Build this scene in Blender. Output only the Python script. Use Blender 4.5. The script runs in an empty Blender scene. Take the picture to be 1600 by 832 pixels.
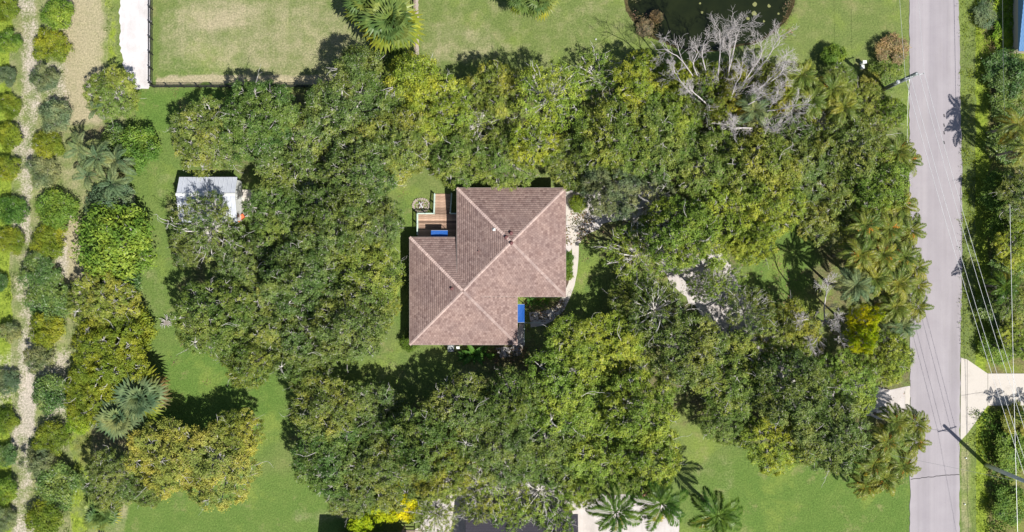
import bpy, bmesh, math, random
import numpy as np
from mathutils import Vector, Matrix
from mathutils.geometry import tessellate_polygon

# ------------------------------------------------------------------ camera, light
SC = bpy.context.scene
H_CAM, PPM = 100.0, 12.0
cam_d = bpy.data.cameras.new('camera'); cam = bpy.data.objects.new('camera', cam_d)
SC.collection.objects.link(cam); SC.camera = cam
cam.location = (0, 0, H_CAM); cam.rotation_euler = (0, 0, 0)
cam_d.sensor_width = 36; cam_d.lens = 36 * H_CAM / (1600 / PPM)
cam_d.clip_start = 0.5; cam_d.clip_end = 3000

SUN_EL = math.radians(54); SX, SY = 0.73, -0.683
world = bpy.data.worlds.new('World'); SC.world = world; world.use_nodes = True
nt = world.node_tree; nt.nodes.clear()
sky = nt.nodes.new('ShaderNodeTexSky'); sky.sky_type = 'NISHITA'; sky.sun_disc = False
sky.sun_elevation = SUN_EL; sky.sun_rotation = math.atan2(SX, SY)
bg = nt.nodes.new('ShaderNodeBackground'); bg.inputs[1].default_value = 0.068
wo = nt.nodes.new('ShaderNodeOutputWorld')
nt.links.new(sky.outputs[0], bg.inputs[0]); nt.links.new(bg.outputs[0], wo.inputs[0])
sd = bpy.data.lights.new('sun', 'SUN'); sd.energy = 5.0; sd.angle = math.radians(0.5); sd.color = (1, .955, .88)
so = bpy.data.objects.new('sun', sd); SC.collection.objects.link(so)
so.rotation_euler = Vector((-SX * math.cos(SUN_EL), -SY * math.cos(SUN_EL), -math.sin(SUN_EL))).to_track_quat('-Z', 'Y').to_euler()
so.location = (40, -40, 60)
SC.view_settings.view_transform = 'Standard'; SC.view_settings.look = 'None'
SC.view_settings.exposure = 0.35; SC.view_settings.gamma = 1
SC.render.engine = 'CYCLES'
SC.cycles.max_bounces = 6; SC.cycles.diffuse_bounces = 2; SC.cycles.glossy_bounces = 2
SC.cycles.transmission_bounces = 3; SC.cycles.transparent_max_bounces = 4

# ------------------------------------------------------------------ helpers
COL = SC.collection
def W(px, py, h=0.0):
    k = (H_CAM - h) / H_CAM / PPM
    return Vector(((px - 800) * k, (416 - py) * k, h))
def srgb(r, g, b):
    f = lambda c: (c / 255 / 12.92) if c / 255 <= .04045 else ((c / 255 + .055) / 1.055) ** 2.4
    return (f(r), f(g), f(b), 1)
def tag(o, label=None, cat=None, group=None, kind=None):
    if label: o['label'] = label
    if cat: o['category'] = cat
    if group: o['group'] = group
    if kind: o['kind'] = kind
    return o
def empty(name, loc=(0, 0, 0), rz=0, label=None, cat=None, group=None):
    o = bpy.data.objects.new(name, None); COL.objects.link(o)
    o.location = loc; o.rotation_euler = (0, 0, rz); o.empty_display_size = .5
    return tag(o, label, cat, group)
def link(name, me, parent=None, loc=None, rot=None):
    o = bpy.data.objects.new(name, me); COL.objects.link(o)
    if parent is not None: o.parent = parent
    if loc is not None: o.location = loc
    if rot is not None: o.rotation_euler = rot
    return o
def mesh_np(name, V, F, mat=None, smooth=False, n=4):
    """V (N,3), F (M,n) arrays -> mesh"""
    V = np.asarray(V, np.float32); F = np.asarray(F, np.int32)
    me = bpy.data.meshes.new(name)
    me.vertices.add(len(V)); me.vertices.foreach_set('co', V.ravel())
    me.loops.add(F.size); me.loops.foreach_set('vertex_index', F.ravel())
    me.polygons.add(len(F)); me.polygons.foreach_set('loop_start', np.arange(0, F.size, n, dtype=np.int32))
    try: me.polygons.foreach_set('loop_total', np.full(len(F), n, np.int32))
    except Exception: pass
    me.update(calc_edges=True)
    if smooth: me.polygons.foreach_set('use_smooth', np.ones(len(F), bool))
    if mat: me.materials.append(mat)
    return me
class MB:
    def __init__(s): s.v = []; s.f = []
    def add(s, vs, fs):
        b = len(s.v); s.v += [tuple(v) for v in vs]; s.f += [tuple(i + b for i in f) for f in fs]; return s
    def box(s, x0, x1, y0, y1, z0, z1):
        vs = [(x0,y0,z0),(x1,y0,z0),(x1,y1,z0),(x0,y1,z0),(x0,y0,z1),(x1,y0,z1),(x1,y1,z1),(x0,y1,z1)]
        return s.add(vs, [(3,2,1,0),(4,5,6,7),(0,1,5,4),(1,2,6,5),(2,3,7,6),(3,0,4,7)])
    def cyl(s, x, y, z0, z1, r0, r1=None, n=12):
        r1 = r0 if r1 is None else r1
        vs = [(x + r0*math.cos(2*math.pi*i/n), y + r0*math.sin(2*math.pi*i/n), z0) for i in range(n)]
        vs += [(x + r1*math.cos(2*math.pi*i/n), y + r1*math.sin(2*math.pi*i/n), z1) for i in range(n)]
        return s.add(vs, [(i,(i+1)%n,n+(i+1)%n,n+i) for i in range(n)] + [tuple(range(n-1,-1,-1)), tuple(range(n,2*n))])
    def tube(s, pts, rad, n=5):
        pts = [Vector(p) for p in pts]; m = len(pts); vs = []
        for i, p in enumerate(pts):
            d = (pts[min(i+1,m-1)] - pts[max(i-1,0)]);
            d = d.normalized() if d.length > 1e-6 else Vector((0,0,1))
            a = d.orthogonal().normalized(); b = d.cross(a)
            if i and (a.dot(pa) < 0.999):
                a = (pa - d * pa.dot(d)); a = a.normalized() if a.length > 1e-5 else d.orthogonal().normalized(); b = d.cross(a)
            pa = a; r = rad[i] if hasattr(rad, '__len__') else rad
            for k in range(n):
                t = 2*math.pi*k/n; vs.append(p + a*(r*math.cos(t)) + b*(r*math.sin(t)))
        fs = [(i*n+k, i*n+(k+1)%n, (i+1)*n+(k+1)%n, (i+1)*n+k) for i in range(m-1) for k in range(n)]
        fs += [tuple(range(n-1,-1,-1)), tuple((m-1)*n+k for k in range(n))]
        return s.add(vs, fs)
    def mesh(s, name, mat=None, smooth=False):
        me = bpy.data.meshes.new(name); me.from_pydata(s.v, [], s.f); me.update()
        if mat: me.materials.append(mat)
        if smooth: me.polygons.foreach_set('use_smooth', np.ones(len(me.polygons), bool))
        return me
    def obj(s, name, mat, parent=None, smooth=False, loc=None, rot=None):
        return link(name, s.mesh(name, mat, smooth), parent, loc, rot)

# ------------------------------------------------------------------ materials
class N:
    def __init__(s, name):
        s.m = bpy.data.materials.new(name); s.m.use_nodes = True; s.t = s.m.node_tree; s.t.nodes.clear()
    def n(s, ty, **k):
        x = s.t.nodes.new(ty)
        for a, b in k.items(): setattr(x, a, b)
        return x
    def l(s, a, b): s.t.links.new(a, b)
    def noise(s, vec, scale, detail=4, rough=.55, dist=0):
        x = s.n('ShaderNodeTexNoise'); x.inputs['Scale'].default_value = scale; x.inputs['Detail'].default_value = detail
        x.inputs['Roughness'].default_value = rough; x.inputs['Distortion'].default_value = dist
        if vec is not None: s.l(vec, x.inputs['Vector'])
        return x.outputs['Fac']
    def ramp(s, fac, stops):
        x = s.n('ShaderNodeValToRGB'); e = x.color_ramp.elements
        e[0].position, e[0].color = stops[0]; e[1].position, e[1].color = stops[1]
        for p, c in stops[2:]:
            q = e.new(p); q.color = c
        s.l(fac, x.inputs[0]); return x.outputs[0]
    def mix(s, fac, a, b, mode='MIX'):
        x = s.n('ShaderNodeMix', data_type='RGBA', blend_type=mode); x.clamp_factor = True
        for v, i in ((fac, 0), (a, 6), (b, 7)):
            if isinstance(v, (int, float)): x.inputs[i].default_value = v
            elif isinstance(v, tuple): x.inputs[i].default_value = v
            else: s.l(v, x.inputs[i])
        return x.outputs[2]
    def math(s, op, a, b=0.0, c=None, clamp=False):
        x = s.n('ShaderNodeMath', operation=op); x.use_clamp = clamp
        for i, v in enumerate((a, b) if c is None else (a, b, c)):
            if isinstance(v, (int, float)): x.inputs[i].default_value = v
            else: s.l(v, x.inputs[i])
        return x.outputs[0]
    def sstep(s, v, lo, hi):
        x = s.n('ShaderNodeMapRange', interpolation_type='SMOOTHSTEP')
        s.l(v, x.inputs[0]); x.inputs[1].default_value = lo; x.inputs[2].default_value = hi
        return x.outputs[0]
    def pos(s):
        return s.n('ShaderNodeNewGeometry').outputs['Position']
    def objc(s): return s.n('ShaderNodeTexCoord').outputs['Object']
    def scale(s, vec, v, rot=0):
        x = s.n('ShaderNodeMapping'); x.inputs['Scale'].default_value = v; x.inputs['Rotation'].default_value = (0, 0, rot)
        s.l(vec, x.inputs[0]); return x.outputs[0]
    def out(s, col, rough=.8, spec=.3, bump=None, bstr=.5, bdist=.05, metal=0, trans=None, normal=None):
        b = s.n('ShaderNodeBsdfPrincipled'); o = s.n('ShaderNodeOutputMaterial')
        for v, i in ((col, 'Base Color'), (rough, 'Roughness'), (spec, 'Specular IOR Level'), (metal, 'Metallic')):
            if isinstance(v, (int, float, tuple)): b.inputs[i].default_value = v
            else: s.l(v, b.inputs[i])
        if bump is not None:
            q = s.n('ShaderNodeBump'); q.inputs['Strength'].default_value = bstr; q.inputs['Distance'].default_value = bdist
            s.l(bump, q.inputs['Height']); s.l(q.outputs[0], b.inputs['Normal'])
        if trans:
            t = s.n('ShaderNodeBsdfTranslucent'); mx = s.n('ShaderNodeMixShader'); mx.inputs[0].default_value = trans
            if isinstance(col, tuple): t.inputs[0].default_value = col
            else: s.l(s.mix(1.0, col, (1.0, 1.0, .55, 1), 'MULTIPLY'), t.inputs[0])
            s.l(b.outputs[0], mx.inputs[1]); s.l(t.outputs[0], mx.inputs[2]); s.l(mx.outputs[0], o.inputs[0])
        else: s.l(b.outputs[0], o.inputs[0])
        return s.m

def leaf_mat(name, dark, mid, light, odd=None, oddp=.04, trans=.12, rough=.55, spec=.2):
    k = N(name); g = k.n('ShaderNodeNewGeometry'); oi = k.n('ShaderNodeObjectInfo')
    ta = k.n('ShaderNodeAttribute', attribute_name='tone')
    tn = k.math('ADD', k.math('MULTIPLY', ta.outputs['Fac'], .62), k.math('MULTIPLY', g.outputs['Random Per Island'], .38))
    base = k.ramp(tn, [(0.05, dark), (.95, light), (.5, mid)])
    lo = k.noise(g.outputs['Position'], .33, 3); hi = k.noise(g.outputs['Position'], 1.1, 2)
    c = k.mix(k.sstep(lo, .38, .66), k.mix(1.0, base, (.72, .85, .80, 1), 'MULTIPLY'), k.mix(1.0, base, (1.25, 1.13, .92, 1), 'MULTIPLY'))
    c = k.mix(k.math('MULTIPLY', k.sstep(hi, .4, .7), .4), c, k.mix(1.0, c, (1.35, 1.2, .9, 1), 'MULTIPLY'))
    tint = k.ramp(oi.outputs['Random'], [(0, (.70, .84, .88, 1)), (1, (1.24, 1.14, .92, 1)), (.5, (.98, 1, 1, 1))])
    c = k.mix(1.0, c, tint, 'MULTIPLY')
    if odd:
        r2 = k.math('FRACT', k.math('MULTIPLY', g.outputs['Random Per Island'], 37.7))
        c = k.mix(k.math('LESS_THAN', r2, oddp), c, odd)
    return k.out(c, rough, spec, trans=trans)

M = {}
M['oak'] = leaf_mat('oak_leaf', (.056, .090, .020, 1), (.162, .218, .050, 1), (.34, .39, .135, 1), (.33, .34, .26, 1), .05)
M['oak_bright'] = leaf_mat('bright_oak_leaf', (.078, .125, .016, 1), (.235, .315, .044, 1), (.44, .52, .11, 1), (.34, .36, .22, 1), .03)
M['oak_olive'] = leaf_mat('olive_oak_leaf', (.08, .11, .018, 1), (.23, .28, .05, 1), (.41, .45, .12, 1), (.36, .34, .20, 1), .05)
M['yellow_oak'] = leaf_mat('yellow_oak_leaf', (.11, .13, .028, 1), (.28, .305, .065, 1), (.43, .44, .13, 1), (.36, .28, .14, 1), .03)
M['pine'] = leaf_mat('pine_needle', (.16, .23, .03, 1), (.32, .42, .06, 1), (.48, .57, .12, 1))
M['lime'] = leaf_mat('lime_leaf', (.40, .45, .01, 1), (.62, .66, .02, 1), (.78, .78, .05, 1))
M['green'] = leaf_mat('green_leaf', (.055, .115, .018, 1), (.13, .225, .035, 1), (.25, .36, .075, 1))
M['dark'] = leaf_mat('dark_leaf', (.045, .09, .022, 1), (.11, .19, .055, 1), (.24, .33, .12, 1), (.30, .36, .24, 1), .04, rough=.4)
M['olive'] = leaf_mat('olive_shrub_leaf', (.085, .12, .012, 1), (.18, .23, .022, 1), (.31, .355, .055, 1))
M['grey'] = leaf_mat('grey_shrub_leaf', (.085, .115, .055, 1), (.165, .205, .105, 1), (.29, .33, .20, 1))
M['sage'] = leaf_mat('sage_leaf', (.09, .13, .06, 1), (.18, .23, .12, 1), (.30, .34, .22, 1))
M['vine'] = leaf_mat('vine_leaf', (.12, .20, .014, 1), (.24, .36, .03, 1), (.38, .48, .06, 1))
M['dry'] = leaf_mat('dry_leaf', (.14, .12, .06, 1), (.28, .22, .13, 1), (.42, .33, .22, 1), (.45, .25, .18, 1), .1)
M['banana'] = leaf_mat('broad_leaf', (.05, .12, .02, 1), (.11, .22, .03, 1), (.20, .33, .06, 1))
M['frond'] = leaf_mat('frond_leaf', (.13, .155, .03, 1), (.255, .295, .06, 1), (.42, .42, .13, 1), (.3, .28, .12, 1), .04, trans=.15, rough=.4)
M['frond_dark'] = leaf_mat('dark_frond_leaf', (.05, .10, .016, 1), (.11, .19, .03, 1), (.22, .31, .07, 1), trans=.15, rough=.35)
M['frond_yellow'] = leaf_mat('yellow_frond_leaf', (.26, .22, .03, 1), (.42, .34, .05, 1), (.55, .42, .08, 1), trans=.15)
M['frond_pale'] = leaf_mat('pale_frond_leaf', (.12, .16, .08, 1), (.21, .27, .14, 1), (.34, .38, .22, 1), trans=.15)
M['frond_dry'] = leaf_mat('dry_frond_leaf', (.15, .12, .06, 1), (.27, .21, .12, 1), (.38, .31, .19, 1), trans=.1)
M['fan'] = leaf_mat('fan_leaf', (.11, .16, .045, 1), (.23, .29, .09, 1), (.36, .42, .17, 1), trans=.15, rough=.4)
M['fan_yellow'] = leaf_mat('yellow_fan_leaf', (.22, .24, .03, 1), (.38, .39, .05, 1), (.5, .49, .10, 1), trans=.15)

def bark(name, a, b):
    k = N(name); o = k.objc(); f = k.noise(k.scale(o, (1, 1, .35)), 4, 5)
    return k.out(k.mix(f, a, b), .9, .15, f, .6, .03)
M['bark'] = bark('oak_bark', (.13, .11, .09, 1), (.34, .31, .28, 1))
M['branch'] = bark('pale_branch_bark', (.38, .36, .33, 1), (.70, .68, .65, 1))
M['dead'] = bark('bleached_wood', (.34, .315, .31, 1), (.64, .60, .60, 1))
M['palmbark'] = bark('palm_bark', (.16, .14, .11, 1), (.34, .30, .25, 1))
def plain(name, col, rough=.6, spec=.3, var=.15, sc=3, metal=0):
    k = N(name); f = k.noise(k.objc(), sc, 4)
    c2 = tuple(min(1, c * (1 - var)) for c in col[:3]) + (1,)
    c3 = tuple(min(1, c * (1 + var)) for c in col[:3]) + (1,)
    return k.out(k.mix(f, c2, c3), rough, spec, f, .1, .01, metal)
M['fruit'] = plain('palm_fruit', (.62, .28, .04, 1))
M['white'] = plain('white_paint', (.72, .74, .72, 1), .5, var=.06)
M['mint'] = plain('pale_green_rail_paint', (.50, .62, .55, 1), .5, var=.08)
M['blue'] = plain('blue_fabric', (.012, .09, .36, 1), .7, var=.15, sc=1.2)
M['black'] = plain('black_metal', (.03, .03, .03, 1), .5)
M['stucco'] = plain('stucco_wall', (.50, .44, .36, 1), .9, var=.08)
M['glass'] = plain('window_glass', (.04, .055, .06, 1), .08, .6, var=.1)
M['fascia'] = plain('fascia_paint', (.42, .36, .33, 1), .6)
M['roofbase'] = plain('roof_underlay', (.17, .12, .11, 1), .95, sc=8)
M['ventred'] = plain('roof_pipe_paint', (.16, .07, .07, 1), .6)
M['polewood'] = plain('grey_pole_wood', (.52, .56, .58, 1), .85, sc=5, var=.3)
M['polegreen'] = plain('weathered_pole_wood', (.20, .23, .22, 1), .85, sc=5, var=.3)
M['steel'] = plain('galvanised_steel', (.55, .58, .60, 1), .35, metal=.3, var=.1)
M['wire'] = plain('aluminium_wire', (.62, .64, .66, 1), .4, metal=.2, var=.05)
M['darkwire'] = plain('dark_cable', (.10, .12, .12, 1), .5)
M['orange'] = plain('orange_plastic', (.62, .17, .07, 1), .5)
M['fencewood'] = plain('weathered_fence_wood', (.28, .22, .18, 1), .9, var=.35, sc=6)
M['stone'] = plain('edging_stone', (.38, .33, .28, 1), .9, var=.3, sc=8)
M['greyroof'] = plain('charcoal_roof_felt', (.045, .042, .055, 1), .9, var=.3, sc=10)
M['blueroof'] = plain('blue_metal_roof', (.10, .22, .42, 1), .5, var=.1)
M['cloth'] = plain('grey_cover', (.10, .09, .12, 1), .8)
def deckmat():
    k = N('deck_board_wood'); oi = k.n('ShaderNodeObjectInfo'); f = k.noise(k.scale(k.objc(), (.6, 8, 8)), 2.2, 5, .65)
    c = k.ramp(f, [(.3, (.17, .10, .065, 1)), (.7, (.50, .37, .29, 1))])
    t = k.ramp(oi.outputs['Random'], [(0, (.50, .47, .46, 1)), (1, (1.6, 1.55, 1.5, 1))])
    return k.out(k.mix(1.0, c, t, 'MULTIPLY'), .85, .2, f, .4, .01)
M['deck'] = deckmat()
def shinglemat(name, stops):
    k = N(name); g = k.n('ShaderNodeNewGeometry')
    c = k.ramp(g.outputs['Random Per Island'], stops)
    f = k.noise(g.outputs['Position'], .5, 3); fine = k.noise(g.outputs['Position'], 14, 3)
    c = k.mix(1.0, c, k.ramp(f, [(.3, (.88, .88, .90, 1)), (.7, (1.1, 1.09, 1.07, 1))]), 'MULTIPLY')
    c = k.mix(1.0, c, k.ramp(fine, [(.3, (.8, .8, .8, 1)), (.7, (1.2, 1.2, 1.2, 1))]), 'MULTIPLY')
    st = k.sstep(k.noise(k.scale(g.outputs['Position'], (1, 1, .3)), .22, 4, .6, .6), .55, .72)
    c = k.mix(k.math('MULTIPLY', st, .25), c, (.14, .10, .10, 1))
    return k.out(c, .92, .15, fine, .4, .01)
M['shingle'] = shinglemat('brown_shingle', [(0, (.205, .137, .124, 1)), (1, (.345, .25, .223, 1)), (.25, (.26, .181, .163, 1)), (.7, (.295, .21, .188, 1))])
M['cap'] = shinglemat('ridge_shingle', [(0, (.39, .295, .268, 1)), (1, (.50, .39, .352, 1))])
def metalroof():
    k = N('pale_metal_roof'); f = k.noise(k.pos(), 1.2, 4)
    return k.out(k.mix(f, (.40, .43, .50, 1), (.60, .63, .69, 1)), .4, .5, f, .05, .02)
M['metalroof'] = metalroof()

def ground_mat():
    k = N('ground_cover'); p = k.pos()
    at = k.n('ShaderNodeAttribute', attribute_name='zone'); sp = k.n('ShaderNodeSeparateColor'); k.l(at.outputs['Color'], sp.inputs[0])
    dry, sand, lit = sp.outputs[0], sp.outputs[1], sp.outputs[2]
    at2 = k.n('ShaderNodeAttribute', attribute_name='zone_b'); sp2 = k.n('ShaderNodeSeparateColor'); k.l(at2.outputs['Color'], sp2.inputs[0])
    lush, weed, mud = sp2.outputs[0], sp2.outputs[1], sp2.outputs[2]
    nb = k.noise(p, .09, 5, .6); nm = k.noise(p, .55, 5, .62); nf = k.noise(p, 4.5, 4, .65); nff = k.noise(p, 16, 2, .6)
    streak = k.math('MULTIPLY_ADD', k.noise(k.scale(p, (1.6, .10, 1)), .9, 4, .6), .5, k.math('MULTIPLY', k.noise(k.scale(p, (.12, 1.3, 1)), .8, 4, .6), .5))
    grass = k.mix(nb, (.125, .185, .050, 1), (.175, .215, .072, 1))
    grass = k.mix(k.math('MULTIPLY', k.sstep(nm, .42, .68), .55), grass, (.205, .235, .085, 1))
    grass = k.mix(k.math('MULTIPLY', lush, .85), grass, k.mix(nm, (.070, .160, .028, 1), (.138, .222, .046, 1)))
    pat = k.sstep(k.noise(p, .16, 4, .6, .4), .50, .68)
    grass = k.mix(k.math('MULTIPLY', pat, .75), grass, (.20, .265, .060, 1))
    pat2 = k.sstep(k.noise(p, .31, 5, .65), .56, .70)
    grass = k.mix(k.math('MULTIPLY', pat2, .65), grass, (.25, .25, .11, 1))
    tan = k.mix(nf, (.365, .315, .215, 1), (.475, .41, .295, 1))
    m1 = k.math('ADD', k.math('MULTIPLY', nm, .55), k.math('MULTIPLY', streak, .35)); m1 = k.math('ADD', m1, k.math('MULTIPLY', nf, .15))
    dm = k.sstep(k.math('ADD', m1, k.math('MULTIPLY_ADD', dry, 1.0, -.5)), .36, .86)
    c = k.mix(k.math('MULTIPLY', dm, .85), grass, tan)
    wd = k.ramp(k.noise(p, 2.2, 5, .7), [(.30, (.11, .17, .020, 1)), (.68, (.30, .38, .055, 1))])
    c = k.mix(k.sstep(k.math('ADD', weed, k.math('MULTIPLY_ADD', nm, .9, -.45)), .4, .6), c, wd)
    li = k.mix(nf, (.075, .055, .035, 1), (.24, .18, .13, 1))
    c = k.mix(k.math('MULTIPLY', k.sstep(k.math('ADD', lit, k.math('MULTIPLY_ADD', nm, .9, -.45)), .35, .75), .8), c, li)
    sd_ = k.mix(nf, (.36, .31, .265, 1), (.62, .57, .52, 1))
    c = k.mix(k.sstep(k.math('ADD', sand, k.math('ADD', k.math('MULTIPLY_ADD', nm, 1.0, -.5), k.math('MULTIPLY_ADD', nf, .8, -.4))), .30, .76), c, k.mix(1.0, sd_, k.ramp(nb, [(.35, (.85, .86, .82, 1)), (.65, (1.06, 1.05, 1.05, 1))]), 'MULTIPLY'))
    md = k.mix(nf, (.035, .030, .015, 1), (.13, .105, .05, 1))
    c = k.mix(k.sstep(k.math('ADD', mud, k.math('MULTIPLY_ADD', nm, .6, -.3)), .4, .6), c, md)
    c = k.mix(1.0, c, k.ramp(nf, [(.25, (.62, .66, .6, 1)), (.75, (1.34, 1.30, 1.26, 1))]), 'MULTIPLY')
    c = k.mix(1.0, c, k.ramp(nff, [(.25, (.78, .78, .78, 1)), (.75, (1.2, 1.2, 1.2, 1))]), 'MULTIPLY')
    return k.out(c, .95, .12, k.math('ADD', nf, k.math('MULTIPLY', nff, .6)), .9, .10)
M['ground'] = ground_mat()
def gravel_mat(name, a, b, weedy=.0):
    k = N(name); p = k.pos(); f = k.noise(p, 7, 5, .75); m = k.noise(p, .45, 4, .6); s_ = k.noise(k.scale(p, (1.6, .12, 1)), .8, 3)
    c = k.mix(f, a, b); c = k.mix(1.0, c, k.ramp(m, [(.3, (.84, .82, .80, 1)), (.7, (1.08, 1.08, 1.09, 1))]), 'MULTIPLY')
    c = k.mix(1.0, c, k.ramp(s_, [(.3, (.92, .92, .92, 1)), (.7, (1.05, 1.05, 1.05, 1))]), 'MULTIPLY')
    if weedy: c = k.mix(k.math('MULTIPLY', k.sstep(m, .6, .75), weedy), c, (.20, .20, .10, 1))
    return k.out(c, .95, .1, f, .6, .03)
M['gravel'] = gravel_mat('white_shell_gravel', (.50, .485, .49, 1), (.72, .70, .71, 1))
M['drive'] = gravel_mat('crushed_shell_drive', (.42, .39, .37, 1), (.68, .645, .63, 1), .35)
def asphalt():
    k = N('worn_asphalt'); p = k.pos(); f = k.noise(p, 22, 4, .7); m = k.noise(p, .35, 4, .6); st = k.noise(k.scale(p, (1.15, .015, 1)), 1.0, 4, .55)
    c = k.mix(f, (.285, .264, .284, 1), (.385, .36, .382, 1))
    c = k.mix(1.0, c, k.ramp(st, [(.3, (.90, .90, .91, 1)), (.7, (1.09, 1.09, 1.08, 1))]), 'MULTIPLY')
    c = k.mix(1.0, c, k.ramp(m, [(.3, (.94, .93, .94, 1)), (.7, (1.05, 1.05, 1.05, 1))]), 'MULTIPLY')
    spots = k.sstep(k.noise(p, 3.1, 3, .5), .68, .74)
    c = k.mix(k.math('MULTIPLY', spots, .35), c, (.2, .19, .2, 1))
    dirt = k.sstep(k.noise(k.scale(p, (.9, .10, 1)), .6, 5, .65, .3), .52, .70)
    c = k.mix(k.math('MULTIPLY', dirt, .22), c, (.22, .205, .20, 1))
    return k.out(c, .9, .2, f, .3, .01)
M['asphalt'] = asphalt()
def concrete():
    k = N('pale_concrete'); p = k.pos(); f = k.noise(p, 9, 5, .7); m = k.noise(p, .8, 4, .65)
    c = k.mix(f, (.47, .43, .385, 1), (.60, .56, .51, 1)); c = k.mix(k.math('MULTIPLY', k.sstep(m, .5, .72), .35), c, (.33, .30, .27, 1))
    return k.out(c, .85, .2, f, .2, .01)
M['concrete'] = concrete()
M['tar'] = plain('tar_seam', (.07, .065, .07, 1), .9)
def water():
    k = N('pond_water'); p = k.pos(); f = k.noise(p, .5, 4); w = k.noise(p, 5, 3)
    al = k.sstep(k.noise(p, 1.6, 5, .7), .66, .72)
    c = k.mix(f, (.006, .010, .004, 1), (.020, .026, .008, 1)); c = k.mix(k.math('MULTIPLY', al, .35), c, (.09, .10, .03, 1))
    return k.out(c, .12, .35, w, .08, .02)
M['water'] = water()

# ------------------------------------------------------------------ ground
rs = np.random.RandomState(7)
def vnoise(X, Y, cell, seed):
    r = np.random.RandomState(seed); G = r.rand(260, 260)
    u = X / cell + 120.3; v = Y / cell + 117.7
    i = np.floor(u).astype(int) % 259; j = np.floor(v).astype(int) % 259
    fu = u - np.floor(u); fv = v - np.floor(v); fu = fu*fu*(3-2*fu); fv = fv*fv*(3-2*fv)
    return (G[i,j]*(1-fu)+G[i+1,j]*fu)*(1-fv)+(G[i,j+1]*(1-fu)+G[i+1,j+1]*fu)*fv
def ss(x, a, b):
    t = np.clip((x - a) / (b - a), 0, 1); return t*t*(3-2*t)
def rectm(PX, PY, x0, x1, y0, y1, s=8):
    return ss(PX, x0-s, x0+s)*(1-ss(PX, x1-s, x1+s))*ss(PY, y0-s, y0+s)*(1-ss(PY, y1-s, y1+s))
def blob(PX, PY, cx, cy, rx, ry, e=.35):
    d = np.sqrt(((PX-cx)/rx)**2 + ((PY-cy)/ry)**2); return 1-ss(d, 1-e, 1+e)
def build_ground():
    xs = np.concatenate([[-700, -300, -140, -95], np.arange(-75, 75.01, .4), [95, 140, 300, 700]])
    ys = np.concatenate([[-700, -300, -120, -70], np.arange(-45, 45.01, .4), [70, 120, 300, 700]])
    X, Y = np.meshgrid(xs, ys, indexing='ij'); nx, ny = X.shape
    PX = 800 + 12*X; PY = 416 - 12*Y
    cx_, cy_ = np.clip(X, -75, 75), np.clip(Y, -45, 45)
    wob = (vnoise(cx_, cy_, 3, 1)-.5)*16 + (vnoise(cx_, cy_, 1.1, 2)-.5)*9
    wob2 = (vnoise(cx_, cy_, 3, 3)-.5)*16 + (vnoise(cx_, cy_, 1.1, 4)-.5)*9
    dry = np.full(X.shape, .12); sand = np.zeros(X.shape); lit = np.zeros(X.shape)
    lush = np.zeros(X.shape); weed = np.zeros(X.shape); mud = np.zeros(X.shape)
    qx, qy = PX + wob*.5, PY + wob2*.5
    # pasture and north lawn
    dry = np.maximum(dry, rectm(qx, PY, 243, 645, -900, 130)*.40)
    dry += blob(qx, qy, 420, 60, 170, 60)*.17 + blob(qx, qy, 330, 20, 60, 25)*.15
    dry = np.maximum(dry, rectm(qx, PY, 655, 1000, -900, 110)*.40); dry += blob(qx, qy, 720, 70, 60, 30)*.12
    dry = np.maximum(dry, rectm(qx, PY, 1235, 1375, -900, 110)*.32)
    dry = np.maximum(dry, rectm(PX, qy, 243, 640, 118, 133, 3)*.95)
    # orchard strip
    orch = 1-ss(PX + wob*.3 - np.where(PY < 140, -12, 6), 188, 204)
    dry = np.maximum(dry, orch*.50)
    dry = np.maximum(dry, rectm(qx, qy, 92, 166, -600, 200, 14)*.80)
    dry = np.maximum(dry, rectm(qx, qy, 95, 130, 330, 480, 8)*.85)
    weed = np.maximum(weed, orch*rectm(qx, qy, 165, 189, -600, 112, 3)*.5)
    weed = np.maximum(weed, orch*(1-ss(qx, 12, 26))*.75)
    weed = np.maximum(weed, rectm(qx, qy, 105, 150, 640, 1000, 12)*.55); weed = np.maximum(weed, rectm(qx, qy, 130, 160, 200, 330, 10)*.35)
    tc = 42 - (PY-40)*.012 + 6*np.sin(PY/70.) + np.where(PY > 520, (PY-520)*.02, 0)
    trk = 1-ss(np.abs(qx - tc), 10, 24)
    sand = np.maximum(sand, (.35+.65*vnoise(cx_, cy_, 4, 31))*trk*.84*(1-.25*rectm(PX, PY, 0, 80, 380, 520)))
    sand = np.maximum(sand, rectm(qx, qy, 60, 115, 540, 660, 14)*.58); sand = np.maximum(sand, rectm(qx, qy, 60, 110, 90, 180, 14)*.5)
    sand = np.maximum(sand, rectm(qx, qy, 85, 108, 350, 440, 8)*.62); sand = np.maximum(sand, rectm(qx, qy, 90, 108, 590, 700, 8)*.5)
    sand = np.maximum(sand, rectm(qx, qy, 196, 214, 290, 330, 5)*.6); sand = np.maximum(sand, (1-ss(qx, 10, 40))*rectm(PX, qy, -100, 60, 540, 640, 20)*.5)
    # main lawn
    lush = np.maximum(lush, blob(qx, qy, 300, 450, 150, 380, .3)*.55); lush = np.maximum(lush, rectm(qx, qy, 208, 460, 138, 210, 8)*.95)
    lush = np.maximum(lush, blob(qx, qy, 340, 620, 130, 110)*.95); lush = np.maximum(lush, rectm(qx, qy, 150, 600, 740, 1200, 12)*.75)
    lush = np.maximum(lush, blob(qx, qy, 1280, 790, 220, 110)*.85); lush = np.maximum(lush, blob(qx, qy, 1230, 410, 60, 60)*.8)
    lush = np.maximum(lush, blob(qx, qy, 915, 440, 30, 60)*.6); lush = np.maximum(lush, blob(qx, qy, 600, 590, 130, 45)*.4)
    lush = np.maximum(lush, blob(qx, qy, 640, 420, 30, 130)*.6)
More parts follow.
